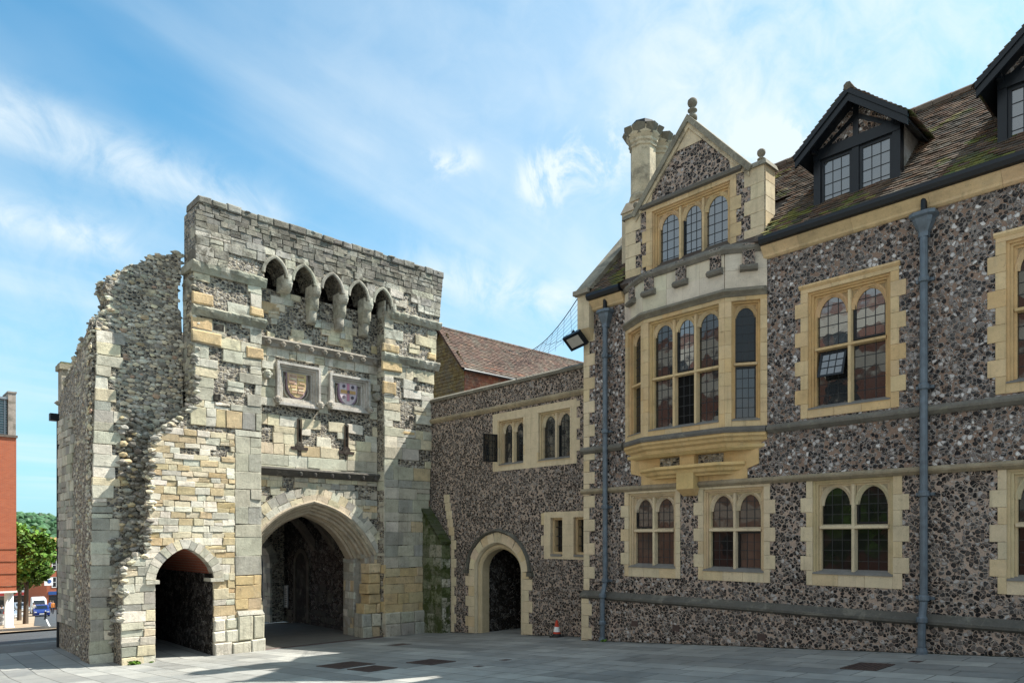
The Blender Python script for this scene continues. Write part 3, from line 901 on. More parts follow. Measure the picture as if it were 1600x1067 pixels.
# arch stones: rough relieving ring, then moulded orders stepping back
mb = MB()
vis = [p for p in big if p[0] > 8.2]
voussoirs(mb, RC, vis, .24, .50, 20, -.1, .012, lambda: pick((CREAM, 2), (GREY, 2), (TAN, 1.2), (PINK, .4), (GREEN, 1), (PALE, 2)))
voussoirs(mb, RC, vis, -.02, .24, 13, -.3, .035, lambda: pick((PALE, 3), (CREAM, 2), (WHITE, 1)))
BC = (.42, .35, .26)
mb.arch(RC, big, [(-.02, -.5), (-.02, .05), (.03, .07), (.07, .05), (.07, -.5)], BC)
for k in range(1, 4):
    o = -.09 * k; d = -.11 * k
    mb.arch(RC, big, [(o - .03, d - .16), (o - .03, d + .03), (o + .0, d + .06), (o + .05, d + .05), (o + .10, d), (o + .12, d - .16)], vary(BC, .06))
inner = [(10.02 + (a - 10.02) * .83, z - .30) for a, z in big]
mb.arch(RC, inner, [(0, -.45), (.5, -.45), (.5, -1.05), (0, -1.05)], (.42, .34, .24))
mb.arch(RC, inner, [(-.06, -.56), (.06, -.5), (.06, -.95), (-.06, -.9)], (.38, .31, .23))
mb.bx(RC, 11.70, 12.1, -.62, -.5, -1.1, -.18, (.3, .26, .2))
mb.bx(RC, 11.60, 12.02, -3.1, -.62, -1.05, -.42, (.30, .27, .22)); mb.bx(RC, 11.84, 12.2, -3.1, -.6, -.42, -.16, (.33, .29, .24)); mb.bx(RC, 11.99, 12.2, -3.1, -.52, -.16, -.02, (.33, .29, .24))
mb.bx(RC, 8.0, 8.44, -3.1, -.6, -1.05, -.2, (.33, .29, .24))
masonry(mb, FR(11.60, 0, 0, 1, 1), [(19.72, -3.05), (20.34, -3.05), (20.34, -.64), (19.72, -.64)], (), lambda a, z: (pick((GREY, 2), (TAN, 1), (PALE, 1.5)), .3, .34), f0=.012)
masonry(mb, FR(11.84, 0, 0, 1, 1), [(19.46, -3.05), (19.71, -3.05), (19.71, -.62), (19.46, -.62)], (), lambda a, z: (pick((GREY, 2), (TAN, 1), (PALE, 1.5)), .3, .3), f0=.012)
mb.build('archway', 'stone', gate)

# passage
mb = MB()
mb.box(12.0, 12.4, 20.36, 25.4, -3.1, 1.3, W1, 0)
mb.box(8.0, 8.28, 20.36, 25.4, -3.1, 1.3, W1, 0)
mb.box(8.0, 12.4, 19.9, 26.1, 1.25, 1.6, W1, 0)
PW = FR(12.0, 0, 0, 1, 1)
masonry(mb, PW, [(20.4, -3.1), (23.2, -3.1), (23.3, -2.2), (22.6, -1.5), (20.4, -1.3)], (), lambda a, z: (pick(((.075, .068, .058), 2), ((.05, .045, .04), 2), (None, 1)), .24, .36), 1)  # block colours darkened likewise, standing for the passage shade
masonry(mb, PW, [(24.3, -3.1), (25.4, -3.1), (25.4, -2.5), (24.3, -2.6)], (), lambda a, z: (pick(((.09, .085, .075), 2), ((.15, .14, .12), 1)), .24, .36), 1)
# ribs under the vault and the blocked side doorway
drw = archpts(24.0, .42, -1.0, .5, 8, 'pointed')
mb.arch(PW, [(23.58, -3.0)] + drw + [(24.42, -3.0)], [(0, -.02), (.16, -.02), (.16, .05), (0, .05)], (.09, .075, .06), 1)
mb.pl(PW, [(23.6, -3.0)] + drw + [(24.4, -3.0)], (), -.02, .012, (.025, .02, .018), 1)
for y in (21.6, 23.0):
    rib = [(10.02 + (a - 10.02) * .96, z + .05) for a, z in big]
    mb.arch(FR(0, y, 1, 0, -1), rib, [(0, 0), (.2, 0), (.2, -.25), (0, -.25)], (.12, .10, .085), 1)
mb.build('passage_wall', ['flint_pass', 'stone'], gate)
mb = MB()
RR = FR(0, 25.42, 1, 0, -1)
rear = archpts(10.0, 1.47, -.9, 1.2, 10, 'pointed' if False else 'tudor')
mb.pl(RR, [(8.53, -3.1), *rear, (11.47, -3.1), (12.4, -3.1), (12.4, 7.0), (7.0, 7.0), (7.0, -3.1)], (), -.62, 0, W1, 1)
RJ = FR(11.47, 0, 0, 1, 1)
masonry(mb, RJ, [(25.4, -3.1), (26.05, -3.1), (26.05, -.9), (25.4, -.9)], (), lambda a, z: (pick((GREY, 2), (PALE, 1.5)), .3, .35), f0=.02)
voussoirs(mb, RR, rear, -.02, .25, 14, -.6, .02, lambda: pick((GREY, 2), (PALE, 1)))
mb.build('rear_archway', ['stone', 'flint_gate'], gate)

# parapet, carried across the middle on corbels (machicolation)
mb = MB()
cx = [8.3, 9.04, 9.91, 10.80, 11.65, 12.50]      # corbel centres; arches between
low = [(6.5, 7.0), (8.42, 7.0)]
arch_w = []
for i in range(5):
    c0 = (8.62, 9.47, 10.36, 11.23, 12.07)[i]
    hw = (.30, .30, .30, .295, .29)[i]
    pa = archpts(c0, hw, 7.22 - .01 * i, .46, 7, 'pointed')
    arch_w.append(pa)
lowp = [(6.5, 7.06), (arch_w[0][0][0], 7.06)]
for pa in arch_w: lowp += pa
lowp += [(arch_w[-1][-1][0], 7.1), (14.26, 7.1)]
top = [(14.41, 8.66)]
x = 14.2
while x > 6.8:
    top.append((x, 8.70 + jit(.025))); x -= random.uniform(.18, .4)
top += [(6.69, 8.74), (6.5, 8.45)]
PG = FR(0, 18.78, 1, 0, -1)
mb.pl(PG, lowp + top, (), -.85, -.042, W1, 1)
def st_par(a, z):
    if z < 7.5 and 8.3 < a < 12.6: return pick((GREEN, 3), (GREY, 2), (PALE, .6)), .22, .34
    if (a > 12.9 and nz(a, z, 1.4, 3) > .16 and z < 8.0) or (7.2 < a < 8.2 and z < 7.8 and nz(a, z, 2, 8) > 0): return None, .2, .4
    if z > 7.9: return pick((DARK, 3), ((.26, .25, .215), 3), ((.13, .122, .105), 2.2), ((.24, .225, .18), 2)), .15, .25
    return pick((DARK, 1), (GREY, 3), (GREEN, 2.5), (PALE, 1.2)), .2, .36
hol = [[(pa[0][0] - .03, 6.9)] + [(a + (a - (pa[0][0] + pa[-1][0]) / 2) * .14, z + .06) for a, z in pa] + [(pa[-1][0] + .03, 6.9)] for pa in arch_w]
masonry(mb, PG, [(6.5, 7.06), (14.26, 7.08), (14.4, 8.66), (6.69, 8.72), (6.5, 8.42)], hol, st_par)
FP = FR(6.5, 0, 0, 1, 1)
masonry(mb, FP, [(18.8, 7.1), (19.62, 7.1), (19.62, 8.3), (18.8, 8.42)], (), lambda a, z: (pick((GREY, 3), (DARK, 2), (GREEN, 1.5)), .3, .42))
for x in range(150):
    mb.rock((random.uniform(6.6, 14.35), 18.78 + random.uniform(.0, .8), 8.70 + jit(.03)), random.uniform(.05, .11), vary(pick((DARK, 3), (GREY, 1))), 0, (1.4, 1, .5))
x = 6.55
while x < 14.38:      # weathered coping slabs
    b = min(14.42, x + random.uniform(.28, .55)); zt = 8.745 + jit(.02)
    mb.blk(PG, x + .004, b - .004, 8.57 + jit(.015), zt, .03 + jit(.02), vary(pick(((.24, .23, .20), 3), (DARK, 3), ((.15, .14, .115), 2)), .12), 0, .03, .012, -.86); x = b
mb.build('parapet', ['stone_dark', 'flint_gate'], gate)
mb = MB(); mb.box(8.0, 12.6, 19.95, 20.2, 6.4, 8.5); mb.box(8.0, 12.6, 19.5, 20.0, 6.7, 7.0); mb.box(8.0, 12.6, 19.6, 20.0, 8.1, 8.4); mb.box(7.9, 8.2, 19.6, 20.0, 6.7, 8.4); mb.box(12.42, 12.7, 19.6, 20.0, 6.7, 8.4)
mb.build('machicolation_slot', 'flint_pass', gate)  # back and sides added, in darkened rubble, to keep arch voids in shade
for i, pa in enumerate(arch_w):
    mb = MB()
    mb.arch(PG, pa, [(-.0, -.6), (.0, .02), (.04, .03), (.09, .014), (.09, -.6)], vary((.33, .32, .26), .1))
    mb.build('machicolation_arch', 'stone', gate)
for i, c in enumerate(cx[1:]):
    mb = MB()
    z = 7.33 - .01 * i
    if i == 4: c = 12.48
    for k, (r, dz, pr) in enumerate(((.145, .40, .54), (.135, .38, .40), (.12, .36, .26))):
        if (i == 0 or i == 4) and k: continue
        prof = [(-.02, z), (-.02, z - dz)] + [(pr * (.50 + .50 * math.sin(t)), z - dz + dz * .6 * (1 - math.cos(t))) for t in [q * math.pi / 2 / 5 for q in range(6)]] + [(pr, z)]
        stn = []
        for q in range(7):
            u = -1 + q / 3
            kk = (1 - abs(u) ** 3.2 * .32)
            stn.append([RC(c + u * r, zz, d * kk if d > 0 else d) for d, zz in prof])
        mb.sweep(stn, prof, c=vary((PALE, GREEN, GREEN)[k], .12))
        z -= dz * .93
    o = mb.build('corbel', 'stone', gate, smooth=False)

# weathered ledges round the towers, stone by stone
def ledge(z, a0, a1, pr, h, c):
    mb = MB()
    a = a0
    while a < a1 - .02:
        b = min(a1, a + random.uniform(.28, .6))
        if a1 - b < .15: b = a1
        st = []
        n = max(2, int((b - a) / .09))
        for k in range(n + 1):
            x = a + (b - a) * k / n
            e = lambda s: jit(s)
            q = pr * random.uniform(.72, 1.06)
            st.append([G(x, z + e(.014), -.05), G(x, z - .03 + e(.02), q * .8), G(x, z - .07 + e(.015), q), G(x, z - h * .5 + e(.02), q * .86 + e(.01)), G(x, z - h * .8, q * .42 + e(.012)), G(x, z - h, .02 + e(.01)), G(x, z - h, -.05)])
        mb.sweep(st, [0] * 7, c=vary(c, .14)); a = b
    return mb
LC = (.36, .345, .28)
for z, a0, a1, pr, h in ((7.12, 6.44, 8.40, .14, .30), (7.12, 12.42, 14.34, .14, .26), (5.98, 6.44, 8.38, .15, .26), (5.78, 12.12, 14.28, .15, .28)):
    mb = ledge(z, a0, a1, pr, h, LC)
    if z > 7 and a0 < 7: mb.bx(FP, 18.85, 19.66, 6.9, 7.1, -.05, .07, LC)
    mb.build('string_course', 'stone', gate)
mb = MB()
for a0, a1, z0, z1, f in ((6.44, 6.98, 6.02, 6.30, .04), (6.44, 6.96, 5.36, 5.68, .03), (6.43, 7.18, 5.02, 5.34, .05), (7.95, 8.33, 6.02, 6.24, .03), (7.86, 8.33, 4.86, 5.16, .03), (12.12, 12.72, 5.82, 6.05, .04), (12.1, 12.85, 5.22, 5.5, .04), (12.14, 12.62, 4.5, 4.86, .03), (13.86, 14.18, 5.86, 6.05, .03), (12.72, 13.35, 3.28, 3.42, .03), (8.4, 9.0, 6.3, 6.62, -.385)):
    mb = MB(); mb.blk(G, a0, a1, z0, z1, f, vary(OCHRE, .12), 0, .03, .012, -.02 if f > 0 else -.45); mb.build('ochre_stone', 'stone', gate)
for a0, a1, z0, z1 in ((6.98, 7.25, 5.42, 5.6), (7.0, 7.16, 3.60, 3.76)): mb = MB(); mb.bx(G, a0, a1, z0, z1, -.03, .022, (.02, .018, .015)); mb.build('putlog_hole_shade', 'stone', gate)  # raised blocks, near-black colour standing for the shade in holes

# carved bands with little grotesques
def head(mb, fr, a, z, d, r, c):
    """weathered carved face: skull, brow, nose, jaw, ears"""
    P = Vector(fr(a, z, d)); out_ = Vector(fr(a, z, d + 1)) - P; sd = Vector(fr(a + 1, z, d)) - P; up = Vector((0, 0, 1))
    def ball(o, s, up_, rr):
        V = []; F = []
        st = []
        for i in range(7):
            th = math.pi * i / 6
            st.append([P + sd * (o + rr[0] * math.sin(th) * math.cos(q * math.pi / 4)) + out_ * (s + rr[1] * math.sin(th) * math.sin(q * math.pi / 4)) + up * (up_ + rr[2] * math.cos(th)) for q in range(8)])
        mb.sweep(st, [0] * 8, c=vary(c, .1))
    ball(0, 0, 0, (r * .85, r * .9, r)); ball(0, r * .75, -r * .1, (r * .2, r * .35, r * .32)); ball(0, r * .55, r * .3, (r * .6, r * .32, r * .16))
    ball(0, r * .45, -r * .62, (r * .5, r * .45, r * .3)); ball(r * .85, 0, r * .1, (r * .22, r * .3, r * .35)); ball(-r * .85, 0, r * .1, (r * .22, r * .3, r * .35))


mb = MB()
mb.mould(RC, 8.30, 12.2, [(-.04, 5.63), (.13, 5.62), (.15, 5.57), (.07, 5.48), (.05, 5.38), (-.04, 5.38)], (.29, .26, .22))
sc = mb.build('carved_band', 'stone', gate)
for k in range(9):
    mb = MB(); head(mb, RC, 8.6 + k * .43, 5.47, .13, .085, (.26, .23, .19)); mb.build('grotesque', 'stone', sc)
mb = MB()
mb.mould(RC, 8.28, 12.2, [(-.04, 2.02), (.16, 2.0), (.19, 1.95), (.12, 1.86), (.05, 1.78), (-.04, 1.76)], (.085, .078, .07))
sc = mb.build('carved_band', 'stone', gate)
for x in (9.55, 10.0, 10.55, 11.1, 11.6, 12.05):
    mb = MB(); head(mb, RC, x, 1.86, .13, .075, (.07, .065, .06)); mb.build('grotesque', 'stone', sc)
for x, z in ((8.56, 4.56), (12.12, 4.42)):
    mb = MB(); head(mb, RC, x, z, .12, .15, (.33, .31, .26)); mb.bx(RC, x - .16, x + .16, z + .16, z + .36, -.02, .16, PALE)
    mb.build('carved_head', 'stone', gate)

# shields of arms in square moulded frames
for k, (x0, x1, z0, z1) in enumerate(((8.86, 10.2, 3.78, 5.0), (10.50, 11.93, 3.85, 4.92))):
    if k: x1 -= .05
    mb = MB()
    FC = (.47, .44, .39)
    for o, d, wd in ((0, .12, .07), (.07, .06, .06), (.13, .0, .06), (.19, -.05, .05)):
        rect = [(x0 + o, z0 + o), (x1 - o, z0 + o), (x1 - o, z1 - o), (x0 + o, z1 - o)]
        inn = [(x0 + o + wd, z0 + o + wd), (x1 - o - wd, z0 + o + wd), (x1 - o - wd, z1 - o - wd), (x0 + o + wd, z1 - o - wd)]
        mb.pl(RC, rect, [inn], -.3, d, vary(FC, .08))
    mb.bx(RC, x0 + .2, x1 - .2, z0 + .2, z1 - .2, -.35, -.16, (.30, .265, .21))
    cxm, czm = (x0 + x1) / 2, (z0 + z1) / 2
    ring = []
    for q in range(33):   # quatrefoil cusping
        t = q / 32 * 2 * math.pi; rr = .36 + .05 * abs(math.sin(2 * t))
        ring.append((cxm + rr * math.cos(t), czm + rr * math.sin(t)))
    mb.arch(RC, ring, [(-.02, -.17), (-.02, -.10), (.02, -.10), (.02, -.17)], (.38, .34, .28))
    fr_o = mb.build('shield_frame', 'stone', gate)
    for xx, zz in ((x0 + .0, z0 + .12), (x1 - .02, z0 + .12)):
        mb = MB(); head(mb, RC, xx, zz, .12, .12, (.36, .33, .28)); mb.build('label_stop', 'stone', fr_o)
    mb = MB()
    wv, hv = .33, .78
    zt = czm + .40
    def sh(s=1.0, o=0):
        P = [(cxm - wv * s, zt - (1 - s) * .3), (cxm + wv * s, zt - (1 - s) * .3)]
        for q in range(1, 9):
            t = q / 8; P.append((cxm + wv * s * math.cos(t * math.pi / 2) ** 1.1, zt - .30 - (hv - .30) * s * math.sin(t * math.pi / 2)))
        for q in range(7, 0, -1):
            t = q / 8; P.append((cxm - wv * s * math.cos(t * math.pi / 2) ** 1.1, zt - .30 - (hv - .30) * s * math.sin(t * math.pi / 2)))
        return P
    base = (.58, .43, .24) if k == 0 else (.60, .51, .54)
    mb.pl(RC, sh(), (), -.2, -.06, ((.28, .20, .22) if k == 0 else (.32, .22, .30)))
    mb.pl(RC, sh(.88), (), -.2, -.045, base)
    if k == 0:   # quartered
        for sx in (-1, 1):
            for q in range(2):
                cc = (.64, .49, .24) if (sx > 0) == (q == 0) else (.58, .40, .32)
                xa, xb = sorted((cxm + sx * .015, cxm + sx * .26)); za, zb = ((zt - .36, zt - .07) if q == 0 else (zt - .62, zt - .40))
                if q: xb = min(xb, cxm + .20); xa = max(xa, cxm - .20)
                mb.bx(RC, xa, xb, za, zb, -.1, -.035, cc)
                for t in range(3):
                    xc = xa + (xb - xa) * (.3 + .4 * random.random()); zc_ = za + (zb - za) * (t + .5) / 3
                    mb.bx(RC, max(xa, xc - .09), min(xb, xc + .09), zc_ - .022, zc_ + .022, -.05, -.018, vary((.68, .57, .38) if t % 2 else (.46, .30, .20)))
    else:        # cross with roundels
        mb.bx(RC, cxm - .045, cxm + .045, zt - .60, zt - .08, -.1, -.033, (.55, .24, .32)); mb.bx(RC, cxm - .25, cxm + .25, zt - .38, zt - .28, -.1, -.031, (.55, .33, .14))
        for xx, zz in ((-.15, -.17), (.15, -.17), (-.14, -.49), (.14, -.49), (0, -.33)):
            mb.lathe((0, 0, 0), [(0, 0)], 3) if False else None
            rr = [(cxm + xx + .05 * math.cos(t * math.pi / 4), zt + zz + .05 * math.sin(t * math.pi / 4)) for t in range(8)]
            mb.pl(RC, rr, (), -.06, -.02, (.10, .08, .11))
    mb.build('shield', 'bath', fr_o)
# arrow slits (keyhole-shaped)
for x in (9.58, 11.10):
    mb = MB()
    mb.bx(RC, x - .05, x + .05, 2.60, 3.44, -.2, -.05, (.012, .011, .01))
    for z in (2.62,):
        mb.bx(RC, x - .26, x + .26, z - .06, z + .02, -.03, .02, (.05, .035, .03))
    q = [(x + .13 * math.cos(t * math.pi / 6), 2.66 + .13 * math.sin(t * math.pi / 6)) for t in range(12)]
    mb.pl(RC, q, (), -.05, .024, (.035, .026, .022)); mb.bx(RC, x - .015, x + .015, 2.38, 2.6, -.02, .018, (.05, .035, .03))
    mb.bx(RC, x - .065, x - .05, 2.7, 3.45, -.05, .03, (.10, .07, .05)); mb.bx(RC, x + .05, x + .065, 2.7, 3.45, -.05, .03, (.10, .07, .05))
    mb.build('arrow_slit', 'stone', gate)

# ruined flank: rubble wall set back, raking top, dressed corner stones
RW = FR(0, 19.65, 1, 0, -1)
ru = [(4.30, -3.1), (4.33, -1.), (4.36, 1.), (4.38, 2.2), (4.44, 4.4), (4.46, 5.3), (4.60, 5.55), (4.78, 5.75), (4.74, 6.0), (4.66, 6.2), (4.74, 6.45), (4.95, 6.6), (5.2, 6.85), (5.45, 6.95), (5.76, 7.25), (6.1, 7.3), (6.32, 7.52), (6.43, 7.5),
      (6.43, 6.72), (6.36, 6.68), (6.36, 6.02), (6.43, 5.95), (6.48, 5.0), (6.5, .5), (5.42, .35), (5.42, -3.1)]
mb = MB()
mb.pl(RW, ru, (), -.9, -.02, W1, 1)
def isq(a, z):   # dressed quoin zone
    w_ = .55 + .42 * nz(1, z, 2.2, 77)
    return a < 4.36 + w_ and z < 5.0
def rp(a, z): return vary(pick((GREY, 3), (PALE, 3), (DARK, 1.6), (CREAM, 2), (GREEN, 1.6), (TAN, .5), (PINK, .25)), .2)
rubble(mb, RW, ru, [], .125, rp, 0, -.022, .92, isq, (1.25, .36, .72))
def st_q(a, z):
    if not isq(a, z): return None, .24, .4
    return pick((PALE, 2.4), (CREAM, 1.2), (GREY, 3 if z > 2.3 else 1.4), (GREEN, 1.4), (WHITE, .5)), .27, .42
masonry(mb, RW, [p for p in ru if p[0] < 4.5] + [(5.25, 5.2), (5.25, -3.1)], [], st_q, f0=.03)
for (a0, z0), (a1, z1) in zip(ru[4:19], ru[5:19]):
    n = max(3, int(math.hypot(a1 - a0, z1 - z0) / .022))
    for k in range(n):
        f = random.random()
        mb.rock(RW(a0 + (a1 - a0) * f + jit(.07), z0 + (z1 - z0) * f + jit(.07) - .03, random.uniform(-.85, .03)), random.uniform(.035, .085), rp(0, 0), 0, (1.3, 1, .65))
# heaped broken core low down beside the front wall
for k in range(400):
    z = random.uniform(-3, 3.2); a = random.uniform(4.75, 5.45) + (.2 if z > 0 else 0)
    mb.rock(RW(a, z, random.uniform(-.03, .14)), random.uniform(.05, .12), vary(pick((DARK, 3), (GREY, 2), (TAN, .6)), .2), 0, (1.1, .75, .72))
o = mb.build('ruined_wall', ['stone', 'flint_gate'], gate)
# side wall going back to the street
SWf = FR(4.33, 0, 0, 1, 1)
sw = [(19.7, -3.1), (23.35, -3.1), (23.35, 3.75), (23.2, 4.0), (22.8, 4.15), (22.2, 4.4), (21.6, 4.62), (20.8, 4.92), (20.3, 5.1), (19.9, 5.3), (19.7, 5.4)]
mb = MB()
mb.pl(SWf, sw, (), -.7, -.042, W1, 1)
def st_sw(a, z):
    if a < 21.5 - .25 * nz(3, z, 1.1, 5) or z > 3.4 or z < -2.3: return None, .2, .3
    return pick((GREY, 3), (PALE, 2), (GREEN, 1)), .24, .42
masonry(mb, SWf, sw, [], st_sw)
rubble(mb, SWf, [(19.7, -3.05), (20.15, -3.05), (20.1, 5.2), (19.7, 5.35)], [], .12, rp, 0, -.02, .9, None, (.45, 1.2, .78))
rubble(mb, SWf, [(20.15, -3.05), (21.5, -3.05), (21.5, 4.6), (20.15, 5.1)], [], .12, rp, 0, -.05, .5, None, (.42, 1.2, .78))
for k in range(170):
    f = random.random(); i = random.randrange(3, len(sw) - 1)
    (a0, z0), (a1, z1) = sw[i - 1], sw[i]
    mb.rock(SWf(a0 + (a1 - a0) * f, z0 + (z1 - z0) * f + jit(.04), random.uniform(-.65, .0)), random.uniform(.05, .12), rp(0, 0), 0, (1, 1.2, .8))
mb.build('side_wall', ['stone', 'flint_gate'], gate)
mb = MB()
mb.box(4.42, 4.95, 23.3, 23.75, 3.3, 4.75, (.36, .33, .27)); mb.box(4.36, 5.0, 23.24, 23.8, 4.75, 4.9, (.30, .27, .2)); mb.box(4.4, 4.97, 23.28, 23.78, 4.9, 4.96, (.16, .17, .1))
mb.build('pinnacle', 'stone', gate)
mb = MB()
mb.tube([(4.37, 23.42, -3.05), (4.37, 23.42, 3.3)], .05, 8)
mb.box(4.16, 4.46, 23.36, 23.56, 3.3, 3.5)
mb.build('drainpipe', 'black', gate)
mb = MB()   # solid body behind
mb.box(7.3, 8.0, 19.66, 25.42, -3.1, 6.0, W1); mb.box(12.4, 13.9, 20.1, 25.42, -3.1, 6.0, W1); mb.box(5.0, 7.3, 19.66 + .9, 25.42, .5, 4.5, W1)
mb.build('inner_wall', 'flint_gate', gate)

mb = MB()
mb.bx(PW, 25.02, 25.36, -2.58, -1.72, .01, .045, W1, 1)
mb.bx(PW, 25.05, 25.33, -2.55, -1.75, .045, .05, W1, 0)
for k in range(9):
    mb.bx(PW, 25.09, 25.29 - random.uniform(0, .07), -1.88 - k * .07, -1.86 - k * .07, .05, .053, W1, 2)
nb = mb.build('notice_board', ['white', 'steel', 'iron'])
tag(nb, 'white printed notice fixed to the dark flint wall inside the big archway', 'notice')

def weed(p, r, n, label):
    mb = MB()
    for k in range(n):
        a = random.uniform(0, 6.28); q = random.uniform(0, r); h = random.uniform(.3, 1) * r
        c = Vector((p[0] + math.cos(a) * q, p[1] + math.sin(a) * q * .6, p[2] + h * .6)); s = r * .32
        u = Vector((jit(1), jit(1), jit(.6))).normalized() * s; v = Vector((jit(1), jit(1), jit(1))).normalized() * s * .6
        mb.poly([c - u, c + v, c + u, c - v], vary((.9, 1, .8), .3))
    return tag(mb.build('weed', 'weed'), label, 'weed', 'weeds at the wall foot')
weed((5.05, 18.75, -3.04), .15, 90, 'bright green weed growing at the foot of the gatehouse, left of the small arch')
weed((5.45, 18.78, -3.04), .07, 40, 'tiny weed tuft right at the left jamb of the small arch')

# ------------------------------------------------------------------ dressed-stone windows
BATH = (.58, .43, .245); BATHP = (.60, .495, .335); SILL = (.20, .19, .175)


def bath(): return vary(pick((BATH, 3), ((.60, .455, .265), 2), ((.58, .41, .215), 1)), .05, .012)
def bathp(): return vary(pick((BATHP, 3), ((.60, .50, .34), 2), ((.58, .455, .28), 1)), .05, .012)


def leaded(parent, fr, a0, a1, z0, z1, d, glass, casement=False, cols=3, rows=None, name='pane'):
    mb = MB()
    mb.bx(fr, a0, a1, z0, z1, d - .02, d, W1, 0)
    rows = rows or max(2, round((z1 - z0) / .20))
    x0, x1, y0, y1 = (a0, a1, z0, z1)
    if casement: x0 += .035; x1 -= .035; y0 += .035; y1 -= .035
    for k in range(1, cols):
        a = x0 + (x1 - x0) * k / cols; mb.bx(fr, a - .0065, a + .0065, y0, y1, d - .004, d + .007, W1, 1)
    for k in range(1, rows):
        z = y0 + (y1 - y0) * k / rows; mb.bx(fr, x0, x1, z - .0065, z + .0065, d - .004, d + .0075, W1, 1)
    p = mb.build(name, [glass, 'cames'], parent)
    if casement:
        mb = MB()
        mb.pl(fr, [(a0, z0), (a1, z0), (a1, z1), (a0, z1)], [[(x0, y0), (x1, y0), (x1, y1), (x0, y1)]], d - .03, d + .035)
        mb.build('casement', 'black', parent)
    return p


